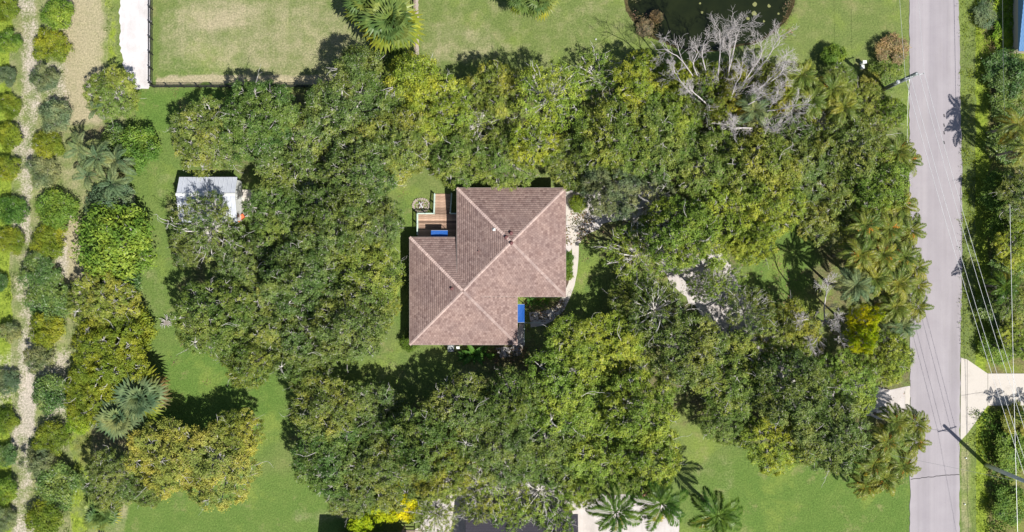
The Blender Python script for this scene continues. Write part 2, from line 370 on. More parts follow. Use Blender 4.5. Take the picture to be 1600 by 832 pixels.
    dry += blob(qx, qy, 232, 460, 28, 60)*.28 + blob(qx, qy, 262, 295, 20, 30)*.3 + blob(qx, qy, 620, 590, 50, 25)*.28 + blob(qx, qy, 745, 585, 40, 22)*.35
    dry += blob(qx, qy, 1115, 750, 45, 45)*.28 + blob(qx, qy, 1230, 790, 40, 30)*.18 + blob(qx, qy, 580, 800, 60, 12)*.35 + blob(qx, qy, 330, 800, 140, 26)*.18
    dry += rectm(qx, qy, 455, 560, 795, 822)*.3 + blob(qx, qy, 400, 320, 20, 35)*.25
    # litter below the woods
    for a in ((350,220,85,60),(480,210,120,80),(640,180,120,80),(800,200,130,80),(1000,210,180,100),(1200,230,140,90),(1330,280,90,200),(1360,560,70,180),
              (420,470,160,120),(560,680,120,80),(720,690,130,90),(900,650,150,120),(1100,560,160,110),(1240,620,150,100),(1060,360,150,90),(1350,430,100,100),
              (800,560,60,40),(330,380,50,50),(190,560,45,150),(160,240,50,50),(160,700,50,50),(270,700,70,40)):
        lit = np.maximum(lit, blob(qx, qy, *a, .25)*.55)
    # east verge
    weed = np.maximum(weed, rectm(PX, PY, 1500, 1700, -900, 1700, 2)*.8)
    
    weed = np.where((PX > 1503) & (PX < 1524), weed*.35, weed)
    dry = np.maximum(dry, rectm(PX, qy, 1500, 1519+0*PX, 690, 1700, 4)*.55); weed = np.where((PX > 1500) & (PX < 1524) & (PY > 690), 0, weed)
    lit = np.maximum(lit, rectm(qx, qy, 1540, 1700, 80, 900, 10)*.6)
    dry = np.maximum(dry, rectm(PX, PY, 1378, 1420, -900, 250, 4)*.3); weed = np.maximum(weed, rectm(qx, qy, 1372, 1384, -900, 60, 3)*.35)
    # pond
    dp = np.sqrt(((PX - 1110 + wob*.35)/134)**2 + ((PY + 4 + wob2*.35)/86)**2)
    z = -1.3*(1-ss(dp, .78, 1.04)); mud = (1-ss(dp, .97, 1.02))
    z = z + (vnoise(cx_, cy_, 2.2, 9)-.5)*.04
    inr = rectm(PX, PY, 600, 1000, 250, 600, 30) + rectm(PX, PY, 1385, 1700, -900, 1500, 20)
    z = np.where(inr > .05, np.minimum(z, 0)*(dp < 1.1) - .02, z - .02)
    V = np.stack([X, Y, z], -1).reshape(-1, 3)
    I = np.arange(nx*ny).reshape(nx, ny)
    F = np.stack([I[:-1,:-1], I[1:,:-1], I[1:,1:], I[:-1,1:]], -1).reshape(-1, 4)
    me = mesh_np('ground', V, F, M['ground'], True)
    for nm, ch in (('zone', (dry, sand, lit)), ('zone_b', (lush, weed, mud))):
        a = me.color_attributes.new(nm, 'FLOAT_COLOR', 'POINT')
        d = np.ones((nx*ny, 4), np.float32)
        for i, c in enumerate(ch): d[:, i] = np.clip(c, 0, 1).ravel()
        a.data.foreach_set('color', d.ravel())
    tag(link('ground', me), kind='structure')
build_ground()

def sheet(name, pts_px, z, mat, jit=0, step=8, seed=0, drop=.05, kind='structure', parent=None, smooth=0):
    """irregular closed outline in photo pixels laid at height z with a small skirt"""
    r = random.Random(seed); P = [Vector((p[0], p[1])) for p in pts_px]; out = []
    for i, a in enumerate(P):
        b = P[(i+1) % len(P)]; n = max(1, int((b-a).length/step)) if jit else 1
        nrm = (b-a).normalized() if (b-a).length else Vector((1, 0)); nrm = Vector((-nrm.y, nrm.x))
        for k in range(n):
            q = a.lerp(b, k/n)
            if jit: q = q + nrm*r.uniform(-jit, jit)
            out.append(q)
    vs = [W(q.x, q.y, 0) for q in out]; m = len(vs)
    tris = tessellate_polygon([[Vector((v.x, v.y, 0)) for v in vs]])
    V = [(v.x, v.y, z) for v in vs] + [(v.x, v.y, z-drop) for v in vs]
    F = []
    for t in tris:
        a, b, c = (vs[i] for i in t)
        F.append(tuple(t) if ((b-a).cross(c-a)).z > 0 else tuple(reversed(t)))
    F += [(i, (i+1) % m, m+(i+1) % m, m+i) for i in range(m)]
    mb = MB(); mb.add(V, F); o = mb.obj(name, mat, parent)
    if kind: o['kind'] = kind
    return o
road = sheet('road', [(1422,-2500),(1498,-2500)] + [(1498,0),(1500,120),(1503,260),(1503,420),(1501,520),(1499,700),(1500,3500),(1422,3500),(1422,600),(1421,300)], .030, M['asphalt'], 1.0, 7, 3)
sheet('gravel_path', [(190,-2000),(235,-2000),(235,134),(232,139),(205,139),(196,120),(188,70),(187,20)], .022, M['gravel'], 1.8, 5, 4)
# crushed-shell drives that show through the trees
sheet('driveway', [(1422,604),(1390,612),(1340,598),(1280,572),(1215,530),(1165,470),(1140,415),(1100,370),(1060,315),(1015,285),(960,282),(925,300),(884,300),
                   (884,395),(912,372),(950,345),(985,345),(1020,400),(1050,445),(1105,500),(1150,555),(1230,600),(1310,640),(1380,655),(1422,650)], .018, M['drive'], 3, 9, 5)
sheet('driveway', [(690,735),(760,742),(830,745),(900,760),(960,775),(1010,775),(1062,800),(1068,1200),(560,1200),(600,905),(655,822),(672,800)], .018, M['drive'], 3, 9, 6)
sheet('driveway_apron', [(1393,610),(1413,606),(1413,652),(1390,652)], .024, M['drive'], 1, 9, 7)
ap = sheet('concrete_driveway', [(1501.5,559),(1511,562),(1543,584),(1543,634),(1511,678),(1500.5,689)], .034, M['concrete'], 0)
sheet('concrete_driveway', [(1543.6,584),(1900,584),(1900,632),(1543.6,634)], .030, M['concrete'], 0)
sheet('curb_strip', [(1414,606),(1421.4,606),(1421.4,652),(1414,652)], .034, M['concrete'], 0)
# curved front walk
def ribbon(name, pts, w, z, mat, seg=1, th=.06, kind='structure', parent=None):
    P = [W(*p) for p in pts]; L = []; Rr = []
    for i, p in enumerate(P):
        d = (P[min(i+1, len(P)-1)] - P[max(i-1, 0)]).normalized(); n = Vector((-d.y, d.x, 0)); ww = w[i] if hasattr(w, '__len__') else w
        L.append(p + n*ww/2); Rr.append(p - n*ww/2)
    mb = MB(); V = [(v.x, v.y, z) for v in L] + [(v.x, v.y, z) for v in Rr] + [(v.x, v.y, z-th) for v in L] + [(v.x, v.y, z-th) for v in Rr]; m = len(P)
    F = []
    for i in range(m-1):
        F += [(m+i, m+i+1, i+1, i), (i, i+1, 2*m+i+1, 2*m+i), (m+i+1, m+i, 3*m+i, 3*m+i+1)]
    mb.add(V, F); o = mb.obj(name, mat, parent)
    if kind: o['kind'] = kind
    return o
arc = [(888,300),(890,330),(896,360),(899,385),(899,405),(897,425),(893,444),(886,462),(876,480),(862,492),(846,498),(828,500)]
ribbon('front_walk', arc, [1.1,1.1,1.0,.9,.8,.8,.85,.95,1.2,1.5,1.9,2.0], .040, M['concrete'])
sheet('paved_patio', [(775,544),(800,542),(812,506),(818,506),(819,540),(812,556),(782,560)], .026, M['drive'], 1.5, 6, 9)
sheet('mulch_bed', [(884,398),(891,400),(893,440),(884,452)], .014, plain('dark_mulch', (.10,.07,.05,1), .95, sc=12), 1, 5, 10)
# cracks and expansion joints belonging to the road and concrete
def crack(pts, w, mat, parent, z, seed=0, jit=.6):
    r = random.Random(seed); out = []
    for (a, b) in zip(pts[:-1], pts[1:]):
        n = max(1, int(math.hypot(b[0]-a[0], b[1]-a[1])/4))
        for k in range(n): out.append((a[0]+(b[0]-a[0])*k/n + r.uniform(-jit, jit)*.4, a[1]+(b[1]-a[1])*k/n + r.uniform(-jit, jit)))
    out.append(pts[-1]); o = ribbon('crack', out, w, z, mat, th=.004, kind=None, parent=parent); return o
crack([(1423,749),(1450,746),(1475,743),(1499,742)], .10, M['tar'], road, .0335, 1)
for (x, y) in ((1475,181),(1475,196),(1475,208),(1475,223)): crack([(x-.6,y-2.5),(x+.4,y+2.5)], .16, M['tar'], road, .0335, x+y, .2)
crack([(1511,562),(1511,678)], .05, M['tar'], ap, .038, 4, 0); crack([(1502,618),(1542,612)], .04, M['tar'], ap, .038, 5, .2)
# pond water
mb = MB(); c0 = W(1110, -8); mb.add([(c0.x + 13.2*math.cos(t*math.pi/24), c0.y + 9.2*math.sin(t*math.pi/24), -.42) for t in range(48)], [tuple(range(48))])
tag(mb.obj('pond_water', M['water']), kind='structure')

# ------------------------------------------------------------------ foliage builders
def unit(a): return a / np.maximum(np.linalg.norm(a, axis=-1, keepdims=True), 1e-6)
def leaf_quads(C, Nn, L, Wd, r, outward=None, curl=.15):
    n = len(C); rnd = r.normal(size=(n, 3))
    d = rnd if outward is None else rnd*.8 + outward*1.0
    d = unit(d - Nn*np.sum(d*Nn, 1, keepdims=True)); s = np.cross(Nn, d)
    L = L*(.7 + .6*r.rand(n, 1)); Wd = Wd*(.7 + .6*r.rand(n, 1))
    a = C - d*L*.5; b = C + s*Wd*.5 + Nn*Wd*curl; c = C + d*L*.5 - Nn*L*curl; e = C - s*Wd*.5 + Nn*Wd*curl
    V = np.stack([a, b, c, e], 1).reshape(-1, 3); F = np.arange(4*n).reshape(n, 4)
    return V, F
def set_tone(me, T):
    a = me.attributes.new('tone', 'FLOAT', 'POINT'); a.data.foreach_set('value', np.asarray(T, np.float32).ravel())
def lobes(r, n, R, Hc, z0, rr=(.28, .42)):
    out = []; tries = 0
    while len(out) < n and tries < 4000:
        tries += 1; q = r.rand(2)*2-1
        if q @ q > 1: continue
        d = math.sqrt(q @ q); lr = R*r.uniform(*rr)*(1.1-.25*d)
        x, y = q*(R-lr*.75)
        if any(math.hypot(x-o[0], y-o[1]) < .66*(lr+o[3])*.95 for o in out) and tries < 2500: continue
        z = z0 + Hc*math.sqrt(max(0, 1-(math.hypot(x, y)/R)**2))*r.uniform(.62, 1.08) - lr*.5
        out.append((x, y, z, lr))
    return out
def crown_mesh(name, seed, R, Hc, z0, nl, ncl, nleaf, LL, LW, mat, sig=.26, flat=.75, up=.6, twigs=10, rr=(.28, .42), limb=True, fill=.25, trunk_top=None, twigr=.042, vj=.25):
    # vj: how far clump tops differ in height
    r = np.random.RandomState(seed); lb = lobes(r, nl, R, Hc, z0, rr); C = []; Nn = []; O = []; TT = []; mb = MB()
    tt = np.array([0, 0, trunk_top if trunk_top is not None else z0*.8]); rnd = random.Random(seed)
    lb = [(x, y, z + r.normal()*vj, lr) for (x, y, z, lr) in lb]
    for (x, y, z, lr) in lb:
        c = np.array([x, y, z]); n = int(ncl*(lr/(R*.35))**2)
        d = unit(r.normal(size=(n, 3)) + np.array([x, y, 0])/R*.5); d[:, 2] = np.abs(d[:, 2]) - .25*r.rand(n); d = unit(d)
        rad = lr*(.78 + .34*r.rand(n, 1)); inner = r.rand(n) < fill; rad[inner] *= .6
        cc = c + d*rad*np.array([1, 1, flat])
        k = max(3, int(nleaf)); off = r.normal(size=(n, k, 3))*sig*np.array([1, 1, .55])*(.7+.6*r.rand(n, 1, 1)); off += (d*np.array([1, 1, .2]))[:, None, :]*np.abs(r.normal(size=(n, k, 1)))*sig*1.1
        P = cc[:, None, :] + off
        nn = unit(d[:, None, :]*.55 + np.array([0, 0, up]) + r.normal(size=(n, k, 3))*.42)
        oo = unit(off + d[:, None, :]*.2)
        TT.append(np.repeat(np.clip(.5 + r.normal()*.10 + r.normal(size=n)*.24, 0, 1), k))
        C.append(P.reshape(-1, 3)); Nn.append(nn.reshape(-1, 3)); O.append(oo.reshape(-1, 3))
        if limb:
            mid = (tt + c)/2 + np.array([r.normal()*.3, r.normal()*.3, -.3]); b0 = .032*R
            pts = [tuple(tt), tuple(tt*.6+mid*.4), tuple(mid), tuple(mid*.4+c*.6), tuple(c)]
            mb.tube(pts, [b0, b0*.85, b0*.7, b0*.55, b0*.42], 5)
            for q in r.permutation(n)[:6]:
                e = cc[q]; m2 = (c+e)/2 + r.normal(size=3)*.12*lr; m2[2] += .08*lr
                mb.tube([tuple(c), tuple(m2), tuple(e*1.0 + (e-c)*.08)], [b0*.32, b0*.2, .014], 4)
    # pale twigs that surface above the leaves
    for _ in range(twigs):
        x, y, z, lr = lb[r.randint(len(lb))]; a = r.rand()*6.28; e = r.uniform(.25, 1.1)
        p = np.array([x, y, z]) + lr*.75*np.array([math.cos(a)*math.cos(e), math.sin(a)*math.cos(e), math.sin(e)*flat])
        out = unit(np.array([[x*.5+math.cos(a), y*.5+math.sin(a), .25]]))[0]
        def grow(p, d, L, rad, dep):
            pts = [p]; q = p.copy(); dd = d.copy()
            for s in range(4):
                dd = unit((dd + r.normal(size=3)*.19)[None])[0]; dd[2] *= .7; q = q + dd*L/4; pts.append(q.copy())
            mb.tube([tuple(v) for v in pts], [rad, rad*.85, rad*.7, rad*.55, rad*.35], 4)
            if dep:
                for s in (2, 4):
                    if r.rand() < .75:
                        nd = unit((dd + r.normal(size=3)*.7)[None])[0]; grow(pts[s], nd, L*.62, rad*.66, dep-1)
        grow(p, out, R*r.uniform(.12, .42), twigr*r.uniform(.7, 1.7), 1 if r.rand() < .75 else 2)
    V, F = leaf_quads(np.concatenate(C), np.concatenate(Nn), LL, LW, r, np.concatenate(O))
    me = mesh_np(name, V, F, mat); set_tone(me, np.repeat(np.concatenate(TT), 4))
    return me, (mb.mesh(name+'_branches', M['branch'], True) if mb.v else None)
def trunk_mesh(name, h, r0, r1, seed=0, mat=None, lean=.3, n=9):
    rr = random.Random(seed); mb = MB(); pts = []; rad = []
    dx, dy = rr.uniform(-lean, lean), rr.uniform(-lean, lean)
    for i in range(8):
        t = i/7; pts.append((dx*math.sin(t*3.1)*.6, dy*math.sin(t*3.1)*.6, h*t - .1*(i == 0))); rad.append(r0*(1.45 if i == 0 else 1.12 if i == 1 else 1)*(1-t) + r1*t)
    mb.tube(pts, rad, n); return mb.mesh(name, mat or M['bark'], True)

KIND = {}   # kind -> dict(variants=[(crown, branches)], trunk, R, H)
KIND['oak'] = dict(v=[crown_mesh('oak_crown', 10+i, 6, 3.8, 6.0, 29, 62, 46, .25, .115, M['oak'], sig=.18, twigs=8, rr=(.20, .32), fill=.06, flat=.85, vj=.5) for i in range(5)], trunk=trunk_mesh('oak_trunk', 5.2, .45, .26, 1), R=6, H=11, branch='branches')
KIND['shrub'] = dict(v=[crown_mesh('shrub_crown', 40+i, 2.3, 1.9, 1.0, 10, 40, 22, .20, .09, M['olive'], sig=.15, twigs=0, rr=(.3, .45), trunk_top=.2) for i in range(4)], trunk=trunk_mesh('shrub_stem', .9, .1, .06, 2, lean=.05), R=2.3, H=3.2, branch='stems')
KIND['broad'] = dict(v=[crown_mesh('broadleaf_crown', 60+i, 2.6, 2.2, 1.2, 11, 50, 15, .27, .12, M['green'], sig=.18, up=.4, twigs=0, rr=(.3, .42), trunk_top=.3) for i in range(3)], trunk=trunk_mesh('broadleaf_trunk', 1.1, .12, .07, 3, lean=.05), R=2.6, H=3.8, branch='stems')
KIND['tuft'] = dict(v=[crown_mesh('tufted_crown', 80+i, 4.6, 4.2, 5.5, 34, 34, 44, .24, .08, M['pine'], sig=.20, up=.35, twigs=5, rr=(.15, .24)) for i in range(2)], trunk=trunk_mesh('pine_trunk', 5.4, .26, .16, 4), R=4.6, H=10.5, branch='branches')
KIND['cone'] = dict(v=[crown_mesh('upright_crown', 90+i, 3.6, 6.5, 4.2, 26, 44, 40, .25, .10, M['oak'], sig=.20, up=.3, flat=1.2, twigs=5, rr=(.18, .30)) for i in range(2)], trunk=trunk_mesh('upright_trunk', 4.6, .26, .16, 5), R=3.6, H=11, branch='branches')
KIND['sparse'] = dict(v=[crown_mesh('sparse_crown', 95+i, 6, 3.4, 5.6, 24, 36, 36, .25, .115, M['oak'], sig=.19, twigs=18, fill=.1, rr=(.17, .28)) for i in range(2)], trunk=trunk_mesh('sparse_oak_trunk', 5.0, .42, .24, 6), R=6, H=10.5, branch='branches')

RT = random.Random(99)
def plant(px, py, rpx, kind, h, label, mat=None, cat='tree', name='oak_tree', group=None, var=None, sy=1.0):
    K = KIND[kind]; p = W(px, py, h*.72); s = rpx/PPM*(H_CAM-h*.72)/H_CAM/K['R']
    t = empty(name, (p.x, p.y, 0), RT.uniform(0, 6.283), label, cat, group)
    t.scale = (s, s*sy*RT.uniform(.93, 1.07), h/K['H'])
    i = RT.randrange(len(K['v'])) if var is None else var % len(K['v']); c, b = K['v'][i]
    tr = link('trunk', K['trunk'], t); cr = link('crown', c, t)
    if mat:
        cr.material_slots[0].link = 'OBJECT'; cr.material_slots[0].material = M[mat]
    if b: link(K['branch'], b, t)
    return t

G1 = 'live oaks of the wood around the brown roofed house'
oaks = [
 # px, py, r, kind, h, mat, label
 (325,212,62,'oak',10.5,'oak','grey green oak forming the northwest corner of the wood, just above the metal shed'),
 (402,188,66,'oak',11.5,'oak','round oak directly below the black fence, second crown from the west'),
 (468,242,74,'oak',12,'oak','broad oak with pale dead twigs right of the shed, between fence and lawn gap'),
 (538,180,66,'oak',12,'oak','dense oak under the southeast end of the black fence'),
 (606,128,50,'cone',11.5,'oak','upright oak directly below the fan palms at the pasture corner'),
 (560,268,62,'oak',11,'oak','oak northwest of the deck, filling the gap to the shed oaks'),
 (620,222,62,'oak',11.5,'oak','oak crown straight up from the wooden deck'),
 (682,168,56,'oak',11,'oak_bright','greener oak at the lower end of the wooden boundary fence'),
 (748,190,62,'sparse',10.5,'oak_olive','thin yellowish oak with white bare limbs above the house'),
 (712,245,48,'oak',9.5,'oak_olive','olive oak touching the lawn above the deck and house corner'),
 (790,250,50,'oak',9.5,'oak_olive','yellow green oak whose twigs reach over the top edge of the brown roof'),
 (775,140,46,'oak',9.5,'oak_olive','olive oak at the north lawn edge left of the bright pine'),
 (900,245,50,'oak',10,'oak','oak at the upper right corner of the brown roof'),
 (958,215,64,'oak',11,'oak','grey oak between the bright pine and the bleached tree'),
 (935,120,44,'sparse',8,'oak_bright','thin light green oak at the north lawn edge west of the pond'),
 (1005,130,50,'oak',10,'oak_bright','light green oak on the west side of the pond below its bank'),
 (1035,225,62,'oak',11,'oak','oak southwest of the bleached tree over the wood centre'),
 (955,295,46,'oak',9.5,'grey','thin grey oak over the shell drive right of the roof'),
 (1110,262,60,'oak',11,'oak_olive','oak south of the bleached tree trunk'),
 (1190,262,62,'oak',11,'oak_olive','olive oak below the right arm of the bleached tree'),
 (1265,262,62,'oak',11,'oak','oak south of the feather palms near the north lawn'),
 (1335,232,58,'oak',10.5,'oak','grey oak beside the road below the transformer pole'),
 (1352,168,38,'oak',7,'oak_olive','yellowish oak around the foot of the transformer pole'),
 (1392,176,26,'oak',6.5,'oak_bright','small green oak between the transformer pole and the road'),
 (1312,128,30,'oak',6,'oak_olive','small oak at the lawn edge between the palms and the white box'),
 (1372,285,52,'oak',10,'oak_bright','greener oak at the road edge above the fruiting palms'),
 (1292,330,56,'oak',10.5,'oak','oak above the dark palm shadows in the east wood'),
 (1020,320,46,'sparse',9.5,'grey','thin grey oak over the pale drive north of the bright crowns'),
 (1000,398,54,'sparse',11,'oak_bright','bright oak nearest the curved front walk'),
 (1062,362,58,'oak',12,'oak_bright','bright yellow green oak in the middle of the front wood'),
 (1130,352,66,'oak',12,'oak_bright','largest bright yellow green crown east of the house'),
 (1176,372,42,'oak',11,'oak_bright','bright oak on the west side of the small round lawn gap'),
 (1132,440,36,'sparse',10.5,'oak_bright','bright thin crown with white drive showing through it'),
 (1210,315,50,'oak',11,'oak_bright','light oak north of the small round lawn gap'),
 (988,470,38,'oak',7,'oak_olive','oak beside the little front lawn and curved walk'),
 (1030,488,52,'sparse',10.5,'oak','thin oak over the drive southeast of the front walk'),
 (1172,490,44,'sparse',10.5,'oak','thin oak southwest of the small lawn gap, white drive beneath'),
 (745,792,30,'sparse',8.5,'oak_olive','small olive oak over the left end of the charcoal roof'),
 (795,806,32,'sparse',8.5,'oak_bright','small oak crown lying over the middle of the charcoal roof'),
 (868,815,30,'sparse',8.5,'oak_bright','small oak crown over the right end of the charcoal roof'),
 (1064,404,27,'sparse',10,'oak_bright','small bright oak dappling the upper bend of the shell drive'),
 (1098,448,24,'sparse',9,'oak_bright','small thin oak on the lower bend of the shell drive'),
 (1235,520,50,'oak',10,'oak_olive','oak left of the bleached bush in the east wood'),
 (896,545,52,'oak',8.5,'oak_bright','oak at the lower right inner corner of the roof by the porch'),
 (960,555,64,'oak',11,'oak_bright','oak southeast of the porch in the middle of the south wood'),
 (1075,550,62,'oak',11.5,'oak','oak in the centre of the eastern wood south of the drive'),
 (1150,585,64,'oak',11.5,'oak','dark oak with deep shade beside it north of the southeast lawn'),
 (1240,610,64,'oak',11.5,'oak','oak northwest of the concrete drive end, above the southeast lawn'),
 (1318,606,54,'oak',8.5,'oak_bright','dense oak beside the white drive mouth'),
 (1388,560,42,'oak',7.5,'oak_bright','oak hugging the road just above the drive mouth'),
 (1215,690,52,'oak',10.5,'oak_bright','oak hanging over the upper edge of the southeast lawn'),
 (1300,680,62,'oak',11,'oak','oak left of the fruiting palms at the southeast lawn corner'),
 (1135,655,40,'oak',9.5,'oak_olive','small oak at the tip of the lawn wedge'),
 (1000,640,62,'oak',11,'oak_bright','oak on the west side of the lawn wedge'),
 (880,610,68,'oak',12,'oak_bright','big bright oak straight south of the porch'),
 (800,625,50,'oak',10,'oak','oak below the broad leaved plants at the bottom of the roof'),
 (940,700,66,'oak',11.5,'oak_bright','bright oak above the leftmost feather palm of the bottom edge'),
 (1010,715,56,'oak',11,'oak_bright','bright oak above the middle feather palm, west of the dry lawn patch'),
 (855,700,62,'oak',11,'oak','oak in the south wood above the pale gravel'),
 (720,650,60,'oak',11,'oak','grey oak in the south wood below the shaded lawn'),
 (780,705,58,'oak',11,'oak','oak above the gravel yard, between grey and bright crowns'),
 (660,690,60,'oak',11,'oak','oak left of centre in the south wood'),
 (580,660,60,'oak',11,'oak','oak at the top left of the south wood beside deep shade'),
 (505,640,54,'oak',10.5,'oak','oak at the west tip of the south wood beside the bright lawn'),
 (520,715,62,'oak',11,'oak','spreading grey oak at the southwest edge of the south wood'),
 (590,745,58,'oak',10.5,'oak','oak behind the lime bushes near the bottom edge'),
 (545,775,36,'oak',9,'oak','small grey oak at the lawn corner left of the lime bushes'),
 (690,740,46,'oak',10,'oak_olive','olive oak above the dark garage, right of the lime bushes'),
 (770,765,50,'sparse',10,'oak_bright','thin oak over the pale gravel above the dark roof'),
 (845,775,48,'sparse',10,'oak_bright','thin oak over the pale gravel right of the dark roof corner'),
 (680,810,36,'sparse',8.5,'oak_olive','small thin oak at the bottom edge left of the dark roof'),
 (905,760,40,'oak',9.5,'oak_bright','oak just left of the three feather palms'),
 (318,356,56,'sparse',10,'oak','thin oak draped over the lower half of the metal shed'),
 (326,328,30,'sparse',9,'oak','small oak spray lying over the middle of the shed roof'),
 (385,420,50,'oak',10,'oak','oak below and right of the metal shed'),
 (290,392,30,'oak',8,'oak','small oak left of the shed, overhanging the green lane'),
 (440,330,56,'oak',11,'oak','oak right of the shed beyond the concrete slab'),
 (520,345,58,'oak',11.5,'oak','oak in the middle of the west wood, level with the deck'),
 (590,350,44,'oak',10.5,'oak','oak closest to the left side of the deck'),
 (330,498,62,'oak',11,'oak','dark grey oak at the west tip of the wood beside a grey stump'),
 (405,505,62,'oak',11.5,'oak','oak south of the shed in the lower west wood'),
 (470,430,66,'oak',12,'oak','tall oak in the centre of the west wood'),
 (560,430,64,'oak',12,'oak','oak left of the roof with a pale forked limb on top'),
 (545,510,60,'oak',11.5,'oak','oak left of the lower left roof corner'),
 (465,540,58,'oak',11,'oak','oak at the southern end of the west wood'),
 (390,568,44,'oak',10,'oak','oak bulging over the bright lawn at the lower west wood'),
 (592,478,36,'oak',9.5,'oak_olive','small olive oak whose twigs touch the left roof edge'),
 (480,585,34,'oak',9,'oak_olive','small oak above the shaded tip of the south wood'),
]
M['oak_green'] = leaf_mat('deep_green_oak_leaf', (.048, .088, .018, 1), (.140, .210, .044, 1), (.29, .36, .11, 1), (.33, .34, .26, 1), .03)
for i, (px, py, r, k, h, m, lab) in enumerate(oaks):
    if m == 'oak' and i % 3 == 1: m = 'oak_green'
    plant(px, py, r*(.97 if i % 2 else 1.0), k, h*(.92, 1.12, .80, 1.04, .86, 1.18)[i % 6]*(.70 if py < 215 or 640 < py < 665 or py > 740 else .86), lab, m, 'tree', 'oak_tree', G1, i)
plant(860,148,56,'tuft',11.5,'bright lime green pine with tufted clumps north of the house','pine','tree','pine_tree')
plant(835,222,42,'tuft',9.5,'smaller green pine just above the top of the brown roof','pine','tree','pine_tree')
plant(645,120,40,'cone',11,'upright green tree beside the wooden fence end','oak_bright','tree','oak_tree',G1)
plant(560,105,34,'cone',9.5,'dark upright tree left of the fan palms, at the pasture edge','oak','tree','oak_tree',G1)
G2 = 'trees between the orchard and the green lane'
for (px, py, r, k, h, m, lab) in [
 (176,146,38,'oak',5,'oak_olive','yellow green tree touching the end of the white gravel path'),
 (212,232,30,'broad',4.5,'green','bright broad leaved tree on the lane side of the pale palms'),
 (180,222,24,'broad',3.5,'dark','dark low tree between the yellow green tree and the pale palms'),
 (172,318,32,'shrub',3.2,'sage','silvery feathery bush between the pale palms and the bright green tree'),
 (172,378,52,'broad',6,'green','large bright green leafy tree halfway down the lane'),
 (180,435,34,'broad',4.2,'dark','dark green tree under the large bright green one'),
 (158,478,46,'oak',6.5,'oak_olive','pale yellow feathery tree below the bright green one'),
 (198,515,36,'broad',4.5,'olive','dark olive tree leaning over the lane in the middle of its length'),
 (172,560,58,'oak',8,'olive','large olive tree above the striped fan palms of the lane'),
 (142,622,40,'oak',6.5,'olive','olive tree bordering the sandy track left of the fan palms'),
 (172,752,44,'oak',6.5,'oak','dark grey green tree left of the yellow oak at the bottom'),
 (262,712,58,'oak',8,'yellow_oak','yellow oak at the foot of the lane, larger western crown'),
 (335,728,58,'oak',8,'yellow_oak','yellow oak at the foot of the lane, eastern crown over the lawn'),
 (368,680,38,'oak',7,'oak_olive','olive tree at the north side of the yellow oak pair'),
 (232,765,28,'oak',6,'yellow_oak','small yellow tree under the larger yellow oaks'),
 (122,655,20,'broad',2.6,'vine','low bright plant beside the sandy ground left of the fan palms'),
 ]:
    plant(px, py, r*1.08, k, h, lab, m, 'tree', 'tree', G2)
G3 = 'orchard shrubs in the row beside the sandy track'
for (px, py, r, k, m, lab) in [
 (86,20,26,'broad','green','broad leaved shrub at the top of the orchard row'),
 (75,72,28,'shrub','olive','round yellow green shrub second from the top of the orchard row'),
 (67,124,22,'shrub','grey','small grey shrub third from the top of the orchard row'),
 (84,180,28,'broad','sage','pale leaved shrub fourth from the top of the orchard row'),
 (71,224,24,'shrub','olive','olive shrub fifth down the orchard row, above a grey one'),
 (64,268,26,'shrub','grey','grey shrub sixth down the orchard row'),
 (86,328,32,'broad','green','leafy green shrub seventh down the orchard row'),
 (76,376,30,'shrub','olive','dense olive shrub eighth down the orchard row'),
 (62,426,30,'shrub','dark','dark grey green shrub just above the widest orchard shrub'),
 (78,472,38,'broad','dark','widest dark leafy shrub halfway down the orchard row'),
 (72,518,28,'shrub','olive','olive shrub below the widest orchard shrub'),
 (56,562,22,'shrub','grey','small grey shrub at the start of the bare sand patch'),
 (78,616,33,'broad','dark','dark glossy round shrub standing alone on bare sand'),
 (76,686,26,'shrub','olive','yellow olive shrub under the lone glossy one'),
 (54,722,24,'shrub','grey','grey weedy shrub leaning over the track near the bottom'),
 (88,762,36,'broad','dark','dark glossy shrub second from the bottom of the orchard row'),
 (68,812,30,'broad','olive','lowest shrub of the orchard row at the bottom edge'),
 ]:
    plant(px, py, r*.92, k, RT.uniform(2.5, 3.4), lab, m, 'shrub', 'shrub', G3)
G4 = 'shrubs along the far west edge of the orchard'
for (px, py, r, k, m, lab) in [
 (8,14,22,'shrub','olive','olive shrub in the top left corner of the orchard'),
 (12,66,22,'shrub','green','bright green weed bush below the top left corner'),
 (8,118,18,'shrub','grey','grey bush on the west edge above the long olive hedge'),
 (12,165,24,'shrub','olive','first olive bush of the west edge hedge from the top'),
 (10,212,26,'broad','olive','second olive bush of the west edge hedge'),
 (8,262,26,'shrub','olive','third olive bush of the west edge hedge, beside the narrow track'),
 (16,330,27,'broad','green','darker green bush of the west edge hedge level with the shed'),
 (14,376,27,'shrub','olive','lowest bush of the west edge hedge, above the weedy gap'),
 (-4,440,18,'shrub','dark','dark bush cut by the left frame below the hedge'),
 (10,520,20,'shrub','sage','pale low bush by the thin weedy part of the track'),
 (10,596,22,'shrub','grey','grey bush left of the open sand patch'),
 (6,660,22,'shrub','olive','olive bush left of the track, below the sand patch'),
 (8,712,22,'broad','dark','dark bush on the left frame, near the bottom'),
 (6,766,24,'broad','green','green bush on the left frame, second from the bottom'),
 (4,815,24,'shrub','grey','grey bush in the bottom left corner'),
 ]:
    plant(px, py, r*.80, k, RT.uniform(1.5, 2.4), lab, m, 'shrub', 'shrub', G4)
G5 = 'trees on the far side of the road'
